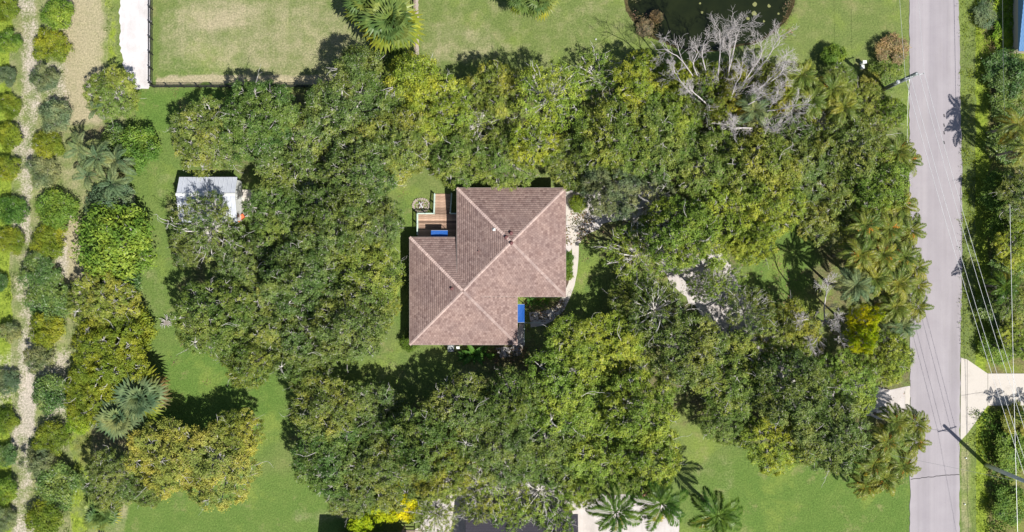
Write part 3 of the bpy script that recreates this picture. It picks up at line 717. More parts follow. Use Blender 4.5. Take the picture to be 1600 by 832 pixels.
for (px, py, r, k, h, m, lab) in [
 (1556,112,36,'shrub',5,'dark','dark bushy tree across the road below the dry grass'),
 (1560,165,30,'broad',5,'dark','dark leafy tree across the road, glossy pale leaves on top'),
 (1592,120,30,'shrub',5.5,'dark','dark tree just under the blue roof corner'),
 (1562,225,34,'broad',5,'dark','dark tree across the road beneath the big feather palm'),
 (1598,305,44,'oak',9,'oak','grey green oak at the right frame above the stone coloured verge'),
 (1552,300,34,'broad',5.5,'green','green tree across the road, closest to the asphalt in the upper half'),
 (1560,355,34,'broad',6,'green','green leafy tree across the road above the wires crossing the verge'),
 (1592,385,36,'oak',8,'oak_bright','greener oak at the right frame level with the roof middle'),
 (1562,420,34,'shrub',5,'dark','dark tree behind the wires across the road'),
 (1585,470,36,'oak',7.5,'oak_olive','olive oak at the right frame above the concrete drive'),
 (1545,480,34,'broad',4.5,'dark','dark leafy tree on the verge under the four wires'),
 (1592,530,34,'oak',7,'oak_bright','yellow green tree at the right frame directly above the concrete drive'),
 (1545,540,32,'broad',4.0,'green','green bush touching the flared corner of the concrete drive'),
 (1585,705,32,'broad',4.0,'green','green leafy bush below the concrete drive at the right frame'),
 (1588,655,24,'shrub',3.6,'yellow_oak','small yellowish bush under the wires below the concrete drive'),
 (1580,790,30,'broad',3.6,'green','green bush below the leaning grey pole'),
 (1575,55,26,'broad',3.6,'vine','bright vine covered hedge beside the blue roof'),
 (1575,5,26,'broad',3.6,'vine','bright hedge at the top edge beside the blue roof'),
 (1540,20,24,'shrub',3,'sage','pale brush between the verge and the bright hedge at the top'),
 ]:
    h_ = min(h, 9)*(.62 if px > 1575 else .42); plant(px+(16 if py > 80 else 6) if px < 1575 else px+3, py, r*(.9 if px < 1575 else 1), k, h_, lab, m, 'tree' if h > 4 else 'shrub', 'tree' if h > 4 else 'shrub', G5)
for (px, py, r, k, h, m, lab, c) in [
 (1352,500,22,'oak',11.5,'lime','acid yellow bush in the east wood by the road, upper half','tree'),
 (1346,530,20,'oak',11,'lime','smaller acid yellow bush directly below the larger one','tree'),
 (600,797,20,'broad',4,'lime','lime yellow bush in the middle of the three near the bottom edge','shrub'),
 (632,795,20,'broad',4,'lime','lime yellow bush right of the other two near the bottom edge','shrub'),
 (562,820,17,'broad',3.6,'lime','lime yellow bush next to the dark building shadow','shrub'),
 (618,765,13,'shrub',4.5,'lime','small lime shoot above the three lime bushes','shrub'),
 (1395,75,21,'shrub',1.8,'dry','dry brown bush between the mown lawn and the road','shrub'),
 (1388,114,24,'shrub',1.8,'oak_olive','olive bush under the transformer pole','shrub'),
 (1303,86,17,'broad',2.4,'green','small round green shrub on the lawn edge left of the white box','shrub'),
 (1026,26,9,'shrub',.9,'dry','brown reed clump inside the pond bank','shrub'),
 (1008,42,12,'shrub',.9,'dry','larger brown reed clump on the southwest pond bank','shrub'),
 (888,402,7.5,'broad',1.0,'green','upper small shrub in the bed along the roof edge','shrub'),
 (888,416,7.5,'broad',1.0,'green','middle small shrub in the bed along the roof edge','shrub'),
 (888,430,7.5,'broad',1.0,'green','lower small shrub in the bed along the roof edge','shrub'),
 (903,318,12,'broad',1.6,'olive','yellow green shrub at the upper end of the front walk','shrub'),
 (640,535,13,'broad',1.6,'olive','low green shrub at the lower left roof corner','shrub'),
 (1362,128,15,'shrub',2.0,'yellow_oak','yellowish bush below the white box beside the lawn','shrub'),
 ]:
    plant(px, py, r*1.1, k, h, lab, m, c, 'bush')

# ------------------------------------------------------------------ palms, large leaved plants, dead trees
def frond_mesh(name, L, seed, mat, npair=36, lw=.115, ll=.74, rise=.55, droop=1.15):
    r = random.Random(seed); mb = MB(); P = []
    n = 9; ang = rise; x = z = 0; pts = [(0, 0, 0)]
    for i in range(n):
        ang -= (rise+droop)/n*(.6+.8*i/n); x += math.cos(ang)*L/n; z += math.sin(ang)*L/n; pts.append((x, r.uniform(-.02, .02)*L, z))
    mb.tube(pts, [.045*(1-.85*i/n) for i in range(n+1)], 4)
    def at(t):
        f = t*n; i = min(int(f), n-1); a = Vector(pts[i]); b = Vector(pts[i+1]); return a.lerp(b, f-i), (b-a).normalized()
    for k in range(npair):
        t = .14 + .86*(k+.5)/npair; p, d = at(min(t, .999)); l = ll*math.sin(math.pi*min(1, .18+t*.78))*L/3
        for s in (-1, 1):
            side = Vector((0, s, 0)); up = d.cross(side)*(-s) if False else Vector((-d.z, 0, d.x))
            dr = (d*.62 + side*.9 + up*r.uniform(-.1, .35)).normalized(); tip = p + dr*l*r.uniform(.85, 1.1) - Vector((0, 0, l*.28))
            m = p + dr*l*.5; w = d*lw*.5
            mb.add([p - w*.6, m - w, tip, m + w], [(0, 1, 2, 3)] if s < 0 else [(3, 2, 1, 0)])
    return mb.mesh(name, mat)
def fan_mesh(name, L, seed, mat, nseg=14, rise=.5, droop=.75):
    r = random.Random(seed); mb = MB(); st = L*.42
    pts = [(0, 0, 0), (st*.5, 0, st*.35*rise), (st, 0, st*.45*rise)]; mb.tube(pts, [.035, .03, .025], 4)
    c = Vector(pts[-1])
    for k in range(nseg):
        a = -2.0 + 4.0*(k+.5)/nseg + r.uniform(-.04, .04); l = (L-st)*(1-.18*abs(a)/2.0)*r.uniform(.9, 1.05)
        d = Vector((math.cos(a), math.sin(a), .10)); s = Vector((-math.sin(a), math.cos(a), 0))*l*.10; e = Vector((0, 0, -l*droop*.42))
        m = c + d*l*.55; t = c + d*l + e
        mb.add([c, m + s, m + Vector((0, 0, .03)), m - s], [(0, 3, 2), (0, 2, 1)]); mb.add([m - s, t, m + s, m + Vector((0, 0, .03))], [(0, 1, 3), (1, 2, 3)])
    return mb.mesh(name, mat)
FR = {k: [frond_mesh('frond_'+k, 3.0, 5+i, M[m], rise=a, droop=b) for i, (a, b) in enumerate(((.75, .9), (.45, 1.2), (.15, 1.5)))] for k, m in
      (('green', 'frond'), ('dark', 'frond_dark'), ('pale', 'frond_pale'))}
FRY = frond_mesh('frond_yellow', 3.0, 21, M['frond_yellow'], rise=.2, droop=1.4); FRD = frond_mesh('frond_dry', 2.8, 22, M['frond_dry'], rise=-.2, droop=1.3)
FN = [fan_mesh('fan_leaf', 2.4, 30+i, M['fan'], rise=a, droop=b) for i, (a, b) in enumerate(((1.2, .3), (.5, .7), (-.2, 1.1)))]
FNP = [fan_mesh('fan_leaf_pale', 2.4, 30+i, M['frond_pale'], rise=a, droop=b) for i, (a, b) in enumerate(((1.2, .3), (.5, .7), (-.2, 1.1)))]
FNY = fan_mesh('fan_leaf_yellow', 2.4, 40, M['fan_yellow'], rise=-.3, droop=1.0); FND = fan_mesh('fan_leaf_dry', 2.2, 41, M['frond_dry'], rise=-.6, droop=1.2)
PT = trunk_mesh('palm_trunk', 1.0, .17, .12, 9, M['palmbark'], 0)
mbf = MB(); rf = random.Random(3)
for i in range(46):
    a = rf.random()*6.28; q = rf.random(); x, y, z = .16*math.cos(a)*math.sqrt(q)+.03*i/10, .16*math.sin(a)*math.sqrt(q), -.55*rf.random()
    s = .045; mbf.add([(x-s,y,z),(x+s,y,z),(x,y-s,z),(x,y+s,z),(x,y,z-s),(x,y,z+s)], [(0,3,5),(3,1,5),(1,2,5),(2,0,5),(3,0,4),(1,3,4),(2,1,4),(0,2,4)])
FRUIT = mbf.mesh('fruit_cluster', M['fruit'])
def palm(px, py, rpx, h, label, style='green', fruit=0, n=19, yellow=1, dry=1, group=None, fan=False, name=None):
    p = W(px, py, h); s = rpx/PPM*(H_CAM-h)/H_CAM/(2.45 if not fan else 2.3); r = random.Random(int(px*7+py))
    t = empty(name or ('fan_palm' if fan else 'feather_palm'), (p.x, p.y, 0), r.random()*6, label, 'palm tree', group)
    k = link('trunk', PT, t); k.scale = (1, 1, h)
    a0 = 0
    for i in range(n):
        a0 += 2.39996; q = i/n
        if fan:
            base = FNP if style == 'pale' else FN; me = base[0 if q < .3 else 1 if q < .68 else 2]
            if i >= n-yellow-dry: me = FNY if i < n-dry else FND
            nm = 'leaf'
        else:
            me = FR[style][0 if q < .33 else 1 if q < .7 else 2]
            if i >= n-yellow-dry: me = FRY if i < n-dry else FRD
            nm = 'frond'
        o = link(nm, me, t, (0, 0, h + .1*(1-q)), (r.uniform(-.25, .25), -(.42 - .70*q) if not fan else -(1.15 - 1.6*q), a0 + r.uniform(-.2, .2)))
        sc = s*(.62 + .38*min(1, q*2.2))*r.uniform(.9, 1.08); o.scale = (sc, sc, sc)
    for i in range(fruit):
        a = r.random()*6.28; o = link('fruit_cluster', FRUIT, t, (math.cos(a)*.5*s, math.sin(a)*.5*s, h+.42), (r.uniform(-.4, .4), -1.1, a)); o.scale = (1.25, 1.25, 1.3)
    return t
G6 = 'feather palms with orange fruit along the road'
for (px, py, r, h, f, lab, y, d) in [
 (1402,236,27,6.5,1,'feather palm overhanging the road below the grey roadside oak',1,1),
 (1418,252,22,6,1,'small feather palm tip over the asphalt, topmost of the roadside line',1,0),
 (1378,318,27,8,0,'feather palm inland of the road above the fruiting group',1,1),
 (1408,322,26,6.5,1,'feather palm by the road level with the top of the bright crowns',1,1),
 (1352,352,28,9,2,'fruiting palm at the inner upper corner of the palm group',2,1),
 (1388,358,27,8,2,'fruiting palm in the upper middle of the palm group',1,1),
 (1422,360,25,6.5,1,'palm with fronds over the asphalt, upper right of the palm group',1,0),
 (1345,398,28,9,2,'fruiting palm above the pale fronded palm, inner edge of the group',1,1),
 (1378,398,28,8.5,2,'fruiting palm in the centre of the palm group',2,1),
 (1412,402,27,7,2,'fruiting palm in the centre by the road',1,1),
 (1430,418,22,6,0,'small palm reaching farthest over the road at mid height',0,1),
 (1404,442,27,7,1,'palm below the centre of the group near the road',1,1),
 (1432,448,22,6,0,'palm crown on the asphalt edge above the spiky plants',0,1),
 (1368,436,27,8,0,'palm right of the pale fronded one, without fruit',1,1),
 (1432,480,22,5.5,0,'lowest palm of the central group, spiking over the asphalt',0,0),
 (1398,480,26,6,0,'palm beside the red flowered plant, left of the road',1,0),
 (1400,660,26,6.5,2,'fruiting palm directly below the white drive mouth',1,0),
 (1430,662,24,6,1,'fruiting palm over the road below the drive mouth',1,0),
 (1385,690,26,7,2,'fruiting palm in the middle of the lower palm group',1,1),
 (1428,690,24,6,1,'palm with dark fronds over the asphalt, lower group',0,1),
 (1365,725,27,7,1,'fruiting palm at the left of the lower group',2,1),
 (1410,728,26,6,1,'yellowing palm near the road in the lower group',3,1),
 (1382,748,26,6,1,'yellow green palm at the bottom centre of the lower group',3,1),
 (1352,758,24,5,1,'lowest palm of the lower group, standing at the lawn',2,1),
 (1336,692,24,7,0,'palm half hidden by the oak left of the lower group',1,0),
 ]:
    palm(px, py, r*1.12, h*.85*random.Random(px+py).uniform(.86, 1.1), lab, 'green', f*3, 19, y+1, d, G6)
palm(1337,446,31,8,'pale green palm right above the bleached bush','pale',0,16,0,1)
for (px, py, lab) in [(1252,118,'feather palm at the right end of the bleached tree arms, nearest the lawn'),(1232,150,'feather palm under the right arm of the bleached tree'),
   (1268,158,'feather palm between the bleached tree and the yellowish palm'),(1300,140,'yellowish feather palm right of the bleached tree, with fruit'),(1318,168,'feather palm left of the transformer pole'),(1178,172,'pale palm half covered by bleached branches')]:
    palm(px, py, 30, 8, lab, 'pale' if px < 1200 else 'green', 1 if px == 1300 else 0, 16, 3 if px == 1300 else 1, 1, 'feather palms south of the north lawn')
palm(962,800,46,7,'large dark green palm over pale gravel, leftmost of three at the bottom','dark',0,14,1,0,'three large palms at the bottom edge')
palm(1033,787,46,8,'large dark green palm in the middle of three at the bottom','dark',0,15,1,0,'three large palms at the bottom edge')
palm(1120,806,46,7.5,'large dark green palm with a yellow frond, rightmost of three at the bottom','dark',0,14,1,0,'three large palms at the bottom edge')
for (px, py, r, h, y, d, lab, st) in [
 (612,36,42,7,9,2,'big fan palm with yellow lower leaves beside the wooden fence','green'),(574,8,34,6,6,2,'fan palm left of the big one, cut by the top edge','green'),
 (845,-2,26,4,3,1,'fan palm inside a stone ring, left of a pair at the top edge','green'),(815,-4,22,4,2,1,'fan palm left of the stone ring, cut by the top edge','green'),
 (222,618,38,5,2,6,'striped fan palm with dry tips beside the lane','pale'),(190,650,32,4.5,2,4,'fan palm below the striped one, above the yellow oak','pale'),
 (160,800,26,2.5,5,2,'small yellowing fan palm above the dark gate','green')]:
    palm(px, py, r*1.25, h, lab, st, 0, 25, y, d, 'fan palms of the gardens', fan=True)
for (px, py, r, h, lab) in [(128,232,30,4.5,'pale silvery palm at the upper left of its cluster by the orchard'),(152,246,32,5,'pale silvery palm in the middle of its cluster'),
  (182,252,30,4.5,'pale silvery palm on the lane side of its cluster'),(138,274,30,4,'pale silvery palm at the lower left of its cluster'),(176,288,28,4,'pale silvery palm at the bottom of its cluster'),(150,172,20,3.5,'small grey green palm under the yellow green tree')]:
    palm(px, py, r, h, lab, 'pale', 0, 10, 0, 1, 'cluster of pale palms beside the orchard')
palm(1590,195,34,6.0,'feather palm with long yellowish fronds across the road','green',0,13,4,2,'palms across the road')
palm(1604,232,30,7,'feather palm cut by the right frame below the long fronded one','green',0,13,2,2,'palms across the road')
palm(1611,652,18,4,'slender palm just outside the right frame whose star shaped shadow lies on the concrete drive','dark',0,9,0,0,'palms across the road')
palm(1655,653,18,4,'slender palm outside the frame, casting the second shadow on the concrete drive','dark',0,9,0,0,'palms across the road')
palm(1570,448,28,4,'dark palm among bushes under the wires','dark',0,13,1,1,'palms across the road')
palm(1410,510,26,3.2,'low spiky blue green palm beside the road with fronds along the asphalt','pale',0,16,0,0)
palm(1385,528,24,3.2,'low spiky plant with a red brown heart near the road','pale',0,14,0,3)

def blade_mesh(name, L, Wd, mat, arch=.9, n=6):
    mb = MB(); V = []; x = z = 0; a = 1.1
    for i in range(n+1):
        t = i/n; w = Wd*math.sin(math.pi*(.12+.85*t))*.5; V += [(x, -w, z+w*.3), (x, 0, z), (x, w, z+w*.3)]
        a -= arch*2/n; x += math.cos(a)*L/n; z += math.sin(a)*L/n
    F = []
    for i in range(n): F += [(3*i, 3*i+1, 3*i+4, 3*i+3), (3*i+1, 3*i+2, 3*i+5, 3*i+4)]
    mb.add(V, F); return mb.mesh(name, mat)
BL = [blade_mesh('broad_leaf', 1.7, .42, M['banana']), blade_mesh('broad_leaf', 1.2, .36, M['banana'], .7)]
def leafy(px, py, n, sc, label, mats=None, h=.5):
    p = W(px, py, 0); t = empty('broad_leaved_plant', (p.x, p.y, 0), 0, label, 'plant'); r = random.Random(int(px+py))
    mb = MB()
    mb.tube([(0, 0, 0), (0, 0, h)], [.09, .06], 6); mb.obj('stem', M['palmbark'], t)
    for i in range(n):
        o = link('leaf', BL[i % 2], t, (0, 0, h*r.uniform(.5, 1)), (r.uniform(-.3, .3), r.uniform(-.5, .25), i*2.4+r.random())); k = sc*r.uniform(.75, 1.15); o.scale = (k, k, k)
    return t
leafy(741,553,16,1.35,'lush long leaved plant against the lower roof edge, largest of the bed',h=.9)
leafy(757,553,12,1.0,'broad leaved plant right of the largest one at the lower roof edge',h=.8)
leafy(727,556,10,.9,'broad leaved plant next to the air conditioner',h=.6)
leafy(828,470,10,.62,'yellow green big leaf plant by the blue porch cover, left of three',h=.6)
leafy(840,473,9,.55,'big leaf plant in the porch bed, middle of three',h=.5)
leafy(853,470,9,.55,'big leaf plant in the porch bed, right of three',h=.5)

def dead_tree(px, py, label, trunk_h, arms, seed, name='dead_tree', L0=3.2, spread=.55, depth=4, r0=.11):
    p = W(px, py, 0); t = empty(name, (p.x, p.y, 0), 0, label, 'tree'); r = random.Random(seed)
    mb = MB(); mb.tube([(0,0,-.1),(0,0,.5),(.1,.05,trunk_h*.5),(0,.1,trunk_h)], [r0*2.4, r0*1.9, r0*1.6, r0*1.3], 8); mb.obj('trunk', M['dead'], t, True)
    for arm in arms:
        mb = MB()
        def grow(p, d, L, rad, dep):
            pts = [p]; q = p; dd = d; n = 5
            for s in range(n):
                dd = (dd + Vector((r.gauss(0, .16), r.gauss(0, .16), r.gauss(0, .12)))).normalized(); q = q + dd*L/n; pts.append(q)
            e = rad*.62; mb.tube(pts, [rad + (e-rad)*i/n for i in range(n+1)], 5 if rad > .05 else 3)
            if dep:
                for s in range(2, n+1):
                    for sg in (-1, 1):
                        if r.random() < (.85 if s == n else .60):
                            side = dd.cross(Vector((0, 0, 1))); side = side.normalized() if side.length > .1 else Vector((1, 0, 0))
                            nd = (dd + side*sg*r.uniform(.35, .9) + Vector((0, 0, r.uniform(-.25, .4)))).normalized()
                            grow(pts[s], nd, L*r.uniform(.45, .64), max(e*.62, .016), dep-1)
        tgt, hh = arm[:2], arm[2]; e3 = W(tgt[0], tgt[1], hh) - Vector((p.x, p.y, 0)); s3 = Vector((0, .05, trunk_h*.75))
        mid = s3.lerp(e3, .5) + Vector((r.uniform(-.4, .4), r.uniform(-.4, .4), -.3)); mb.tube([s3, s3.lerp(mid, .6), mid, mid.lerp(e3, .6), e3], [r0, r0*.9, r0*.8, r0*.7, r0*.6], 6)
        grow(mid, (e3-mid + Vector((r.uniform(-2, 2), r.uniform(-2, 2), .5))).normalized(), arm[3]*.8, r0*.45, depth-2)
        grow(e3, (e3-s3).normalized(), arm[3], r0*.58, depth-1); grow(e3, (e3-s3 + Vector((r.uniform(-2.5, 2.5), r.uniform(-1, 2), 0))).normalized(), arm[3]*.85, r0*.42, depth-2)
        mb.obj('limb', M['dead'], t, True)
    return t
dead_tree(1112,192,'large bleached leafless tree fanning out over the pond edge',5,[(1068,98,9,3.0),(1098,92,9.5,2.3),(1125,85,10,3.0),(1150,62,10.5,2.6),(1178,105,9.5,2.6),(1200,90,9,2.6),(1215,120,9,2.0),(1150,130,10,2.4),(1180,158,9.5,2.8),(1215,172,9,2.6),(1090,150,9.5,2.0),(1085,108,8.5,2.2),(1140,100,9,2.4),(1165,128,9,2.6),(1195,132,9,2.5),(1065,130,8.5,2.0)],5)
dead_tree(1182,205,'bleached bare branches below the right arm of the large dead tree',5,[(1205,165,8.5,2.2),(1228,182,8.5,2.2),(1160,200,8.5,2.2),(1200,200,8.5,2.0)],8,r0=.12)
dead_tree(1278,502,'pinkish grey leafless tree standing in dark shade left of the roadside palms',3,[(1290,465,6.5,2.0),(1262,500,6,1.8),(1300,500,6.5,1.9),(1280,525,6,1.9),(1312,520,6,1.5)],11,r0=.11)
# tree growing through the dead branches
for (px, py, r, m, lab) in [(1062,118,26,'oak_bright','small green oak at the pond foot behind the leftmost bleached arm'),(1100,122,28,'oak_bright','green oak between the middle bleached arms above the dead trunk'),(1145,118,27,'oak_olive','olive oak at the pond bank under the tallest bleached arm'),(1192,118,27,'oak','grey green oak at the pond bank under the right bleached arms'),(1218,150,26,'oak_bright','green oak right of the bleached arms, left of the feather palms'),(1130,158,30,'oak_olive','olive oak in the heart of the bleached tree'),(1090,150,36,'oak','grey leafed oak under the middle of the large bleached tree'),(1150,190,44,'oak_bright','green oak showing through bleached branches right of the dead trunk'),
                            (1055,175,46,'oak_bright','green oak left of the dead trunk at the pond foot'),(1225,205,40,'oak','oak below the feather palms at the dead tree right arm'),(1200,150,30,'oak_olive','small olive oak in the arms of the dead tree'),(1290,190,34,'oak_olive','small olive oak between the feather palms and the roadside oak')]:
    plant(px, py, r, 'sparse' if r < 45 and r > 33 else 'oak', 9.3 if py < 160 else 8, lab, m, 'tree', 'oak_tree', G1)

# ------------------------------------------------------------------ ground cover stuff
def scatter(name, polys, per, L, Wd, mat, seed, h=(.1, .5), up=.25):
    r = np.random.RandomState(seed); C = []
    for (x0, x1, y0, y1, f) in polys:
        n = int(abs(x1-x0)*abs(y1-y0)/144*per*f); k = max(4, n//9)
        cx = r.uniform(x0, x1, k); cy = r.uniform(y0, y1, k)
        i = r.randint(0, k, n); X = cx[i] + r.normal(size=n)*3.2; Y = cy[i] + r.normal(size=n)*3.2
        C.append(np.stack([(X-800)/12, (416-Y)/12, r.uniform(h[0], h[1], n)], 1))
    C = np.concatenate(C); nn = unit(r.normal(size=C.shape)*.55 + np.array([0, 0, up+.35])); V, F = leaf_quads(C, nn, L, Wd, r)
    V[:, 2] = np.maximum(V[:, 2], .012)
    o = link(name, mesh_np(name, V, F, mat)); o['kind'] = 'stuff'; return o
scatter('verge_grass', [(1502,1530,-30,470,1),(1503,1532,470,560,1.0),(1526,1548,690,850,1.2),(1512,1530,640,700,1)], 26, .30, .06, leaf_mat('verge_grass_blade', (.10,.15,.008,1), (.21,.29,.012,1), (.34,.42,.03,1)), 3, (.05, .35))
scatter('vine_ground_cover', [(1545,1575,640,850,1.2),(1530,1560,640,720,1)], 34, .26, .17, M['green'], 4, (.2, 1.0))
scatter('dry_brush', [(1530,1556,0,85,1)], 26, .5, .05, M['dry'], 5, (.2, .9), 0)
scatter('orchard_weeds', [(-20,24,-20,540,.8),(96,150,630,850,.5),(-20,22,600,850,.8),(60,110,0,850,.2),(165,188,0,110,.4)], 16, .22, .07, M['olive'], 6, (.03, .25))
scatter('leaf_litter', [(800,1300,260,620,.5),(680,1000,560,830,.35),(270,640,140,600,.4),(1180,1420,120,700,.4)], 5, .16, .10, M['dry'], 7, (.02, .05), 1.5)
scatter('fallen_leaves', [(772,822,538,568,1),(822,880,470,500,.8),(884,930,330,380,.6)], 60, .2, .13, M['dry'], 17, (.05, .12), 1.0)
scatter('pond_reeds', [(985,1000,-20,30,1),(1000,1030,25,60,1),(1225,1238,-10,60,1)], 30, .25, .08, M['dry'], 8, (-.35, .15))
# floating weeds on the pond
M['pw'] = plain('pond_weed', (.20, .21, .08, 1), .8)
PADL = ['lone pale weed patch near the pond middle','weed patch right of the pond middle, touching the tallest bleached twigs','small weed patch at the top of the pond group','weed patch in the centre of the pond group','lower weed patch of the pond group','weed patch nearest the right pond bank','weed patch low between the twigs and the pond group','tiny weed patch at the top of the pond, left of the group']
def pads(pos, seed):
    r = random.Random(seed)
    for (px, py), PL in zip(pos, PADL):
        mb = MB(); k = r.uniform(.16, .36)
        vs = [(k*r.uniform(.6, 1.1)*math.cos(t*.785), k*r.uniform(.6, 1.1)*math.sin(t*.785), .02) for t in range(8)]; mb.add(vs + [(x, y, 0) for x, y, z in vs], [tuple(range(8))] + [(i, (i+8), (i+1) % 8 + 8, (i+1) % 8) for i in range(8)])
        o = mb.obj('floating_weed', M['pw'], None, loc=(W(px, py).x, W(px, py).y, -.415)); tag(o, PL, 'water plant', 'weed clumps floating on the pond')
pads([(1098,18),(1181,5),(1203,8),(1180,20),(1195,32),(1218,20),(1170,28),(1095,4)], 3)

# ------------------------------------------------------------------ the house
house = empty('house', tuple(W(760, 416, 0)), 0, 'brown shingled house of two joined square hipped roofs in the middle of the wood', 'house')
ho = Vector(house.location)
ZA, ZB, SL = 3.40, 2.95, .10
def rect_at(x0, x1, y0, y1, z):
    a = W(x0, y0, z); b = W(x1, y1, z); return (a.x-ho.x, b.x-ho.x, b.y-ho.y, a.y-ho.y)
RA = rect_at(714, 884, 294, 464, ZA); RB = rect_at(640, 808.5, 371, 539, ZB)
def rz(R, z0, x, y):
    return z0 + SL*min(x-R[0], R[1]-x, y-R[2], R[3]-y)
roof = None
def hip(R, z0, nm):
    mb = MB(); x0, x1, y0, y1 = R; hx = min(x1-x0, y1-y0)/2; cx, cy = (x0+x1)/2, (y0+y1)/2; zt = z0 + SL*hx
    V = [(x0,y0,z0),(x1,y0,z0),(x1,y1,z0),(x0,y1,z0),(cx,cy,zt),(x0,y0,z0-.16),(x1,y0,z0-.16),(x1,y1,z0-.16),(x0,y1,z0-.16)]
    mb.add(V, [(0,1,4),(1,2,4),(2,3,4),(3,0,4),(8,7,6,5)]); o = mb.obj('roof', M['roofbase'], house)
    f = MB(); t = .03
    f.box(x0-t, x1+t, y0-t, y0-.002, z0-.18, z0+.01); f.box(x0-t, x1+t, y1+.002, y1+t, z0-.18, z0+.01); f.box(x0-t, x0-.002, y0-.002, y1+.002, z0-.18, z0+.01); f.box(x1+.002, x1+t, y0-.002, y1+.002, z0-.18, z0+.01)
    f.obj('fascia', M['fascia'], o); return o
roofA = hip(RA, ZA, 'a'); roofB = hip(RB, ZB, 'b')
rsh = np.random.RandomState(5)
def shingles(R, z0, other, oz, parent):
    x0, x1, y0, y1 = R; cx, cy = (x0+x1)/2, (y0+y1)/2; half = min(x1-x0, y1-y0)/2; V = []; F = []
    du, dv = .34, .26
    for side in range(4):
        ang = side*math.pi/2; ca, sa = math.cos(ang), math.sin(ang)
        def tw(u, v, z): # local: eave at v=0 along u, going in
            lx, ly = u, -half + v; return (cx + lx*ca - ly*sa, cy + lx*sa + ly*ca, z0 + SL*v + z)
        nr = int(half/dv)
        for j in range(nr+1):
            v0 = j*dv - .03; hw = half - (v0 + dv*.5); n = int(2*half/du)+2; off = (j % 2)*du*.5 + rsh.uniform(-.03, .03)
            for i in range(n):
                u0 = -half + i*du + off - du; uc = u0 + du/2
                if abs(uc) > hw - .02: continue
                wx, wy, wz = tw(uc, v0+dv/2, 0)
                if other[0] < wx < other[1] and other[2] < wy < other[3] and rz(other, oz, wx, wy) > wz + .02: continue
                g = .010 + rsh.rand()*.008; a, b = u0+g, u0+du-g; vj = v0 + rsh.uniform(-.012, .012); lz = .005 + rsh.rand()*.005
                a = max(a, -(half-v0)+.0); b = min(b, (half-v0))
                k = len(V); V += [tw(a, vj, lz), tw(b, vj, lz), tw(b, v0+dv+.01, .006), tw(a, v0+dv+.01, .006), tw(a, vj, -.005), tw(b, vj, -.005)]
                F += [(k, k+1, k+2, k+3), (k+4, k+5, k+1, k)]
    o = link('shingles', mesh_np('shingles', V, F, M['shingle']), parent); o['kind'] = 'stuff'
def caps(R, z0, other, oz, parent):
    x0, x1, y0, y1 = R; cx, cy = (x0+x1)/2, (y0+y1)/2; half = min(x1-x0, y1-y0)/2; mb = MB()
    for (sx, sy) in ((1,1),(1,-1),(-1,1),(-1,-1)):
        n = int(half*1.414/.27); d = Vector((-sx, -sy, SL))/math.sqrt(2); s = Vector((-sy, sx, 0))/math.sqrt(2)
        for i in range(n):
            t0 = i*.27; t1 = t0 + .30; p0 = Vector((cx+sx*half, cy+sy*half, z0)) + d*t0; p1 = Vector((cx+sx*half, cy+sy*half, z0)) + d*t1
            if other[0] < p0.x < other[1] and other[2] < p0.y < other[3] and rz(other, oz, p0.x, p0.y) > p0.z + .02: continue
            w = .17; up = Vector((0,0,1)); lo = .075+rsh.rand()*.01
            mb.add([p0 + s*w + up*(lo-.045), p0 + up*(lo+.01), p0 - s*w + up*(lo-.045), p1 + s*w + up*(-.02), p1 + up*.045, p1 - s*w + up*(-.02), p0 + s*w - up*.03, p0 - s*w - up*.03],
                   [(0,3,4,1),(1,4,5,2),(0,1,2,7,6)])
    o = mb.obj('ridge_cap', M['cap'], parent); o['kind'] = 'stuff'
shingles(RA, ZA, RB, ZB, roofA); shingles(RB, ZB, RA, ZA, roofB); caps(RA, ZA, RB, ZB, roofA); caps(RB, ZB, RA, ZA, roofB)
# walls below the eaves, windows, door
ov = .62
def walls(R, z0):
    x0, x1, y0, y1 = R[0]+ov, R[1]-ov, R[2]+ov, R[3]-ov; mb = MB(); mb.box(x0, x1, y0, y1, -.05, z0-.17); w = mb.obj('wall', M['stucco'], house); return x0, x1, y0, y1
WA = walls(RA, ZA); WB = walls(RB, ZB-.002)
def window(cx, cy, w, horiz, sgn, z=1.5):
    mb = MB(); t = .05
    f = (lambda a0,a1,b0,b1,z0,z1: mb.box(cx+a0, cx+a1, min(cy+sgn*b0, cy+sgn*b1), max(cy+sgn*b0, cy+sgn*b1), z0, z1)) if horiz else (lambda a0,a1,b0,b1,z0,z1: mb.box(min(cx+sgn*b0, cx+sgn*b1), max(cx+sgn*b0, cx+sgn*b1), cy+a0, cy+a1, z0, z1))
    f(-w/2, -w/2+.07, .003, .07, z-.6, z+.6); f(w/2-.07, w/2, .003, .07, z-.6, z+.6); f(-w/2+.07, w/2-.07, .003, .07, z+.53, z+.6); f(-w/2+.07, w/2-.07, .003, .07, z-.6, z-.53); f(-.03, .03, .004, .06, z-.53, z+.53)
    o = mb.obj('window', M['white'], house); mb2 = MB(); mb = mb2; cc = mb
    if horiz: mb2.box(cx-w/2+.07, cx+w/2-.07, min(cy+sgn*.006, cy+sgn*.03), max(cy+sgn*.006, cy+sgn*.03), z-.53, z+.53)
    else: mb2.box(min(cx+sgn*.006, cx+sgn*.03), max(cx+sgn*.006, cx+sgn*.03), cy-w/2+.07, cy+w/2-.07, z-.53, z+.53)
    mb2.obj('pane', M['glass'], o)
for q in (.2, .5, .8):
    window(WA[1], WA[2]+(WA[3]-WA[2])*q, 1.3, False, 1); window(WB[0], WB[2]+(WB[3]-WB[2])*q, 1.3, False, -1)
    window(WA[0]+(WA[1]-WA[0])*q, WA[3], 1.3, True, 1); window(WB[0]+(WB[1]-WB[0])*q, WB[2], 1.3, True, -1)
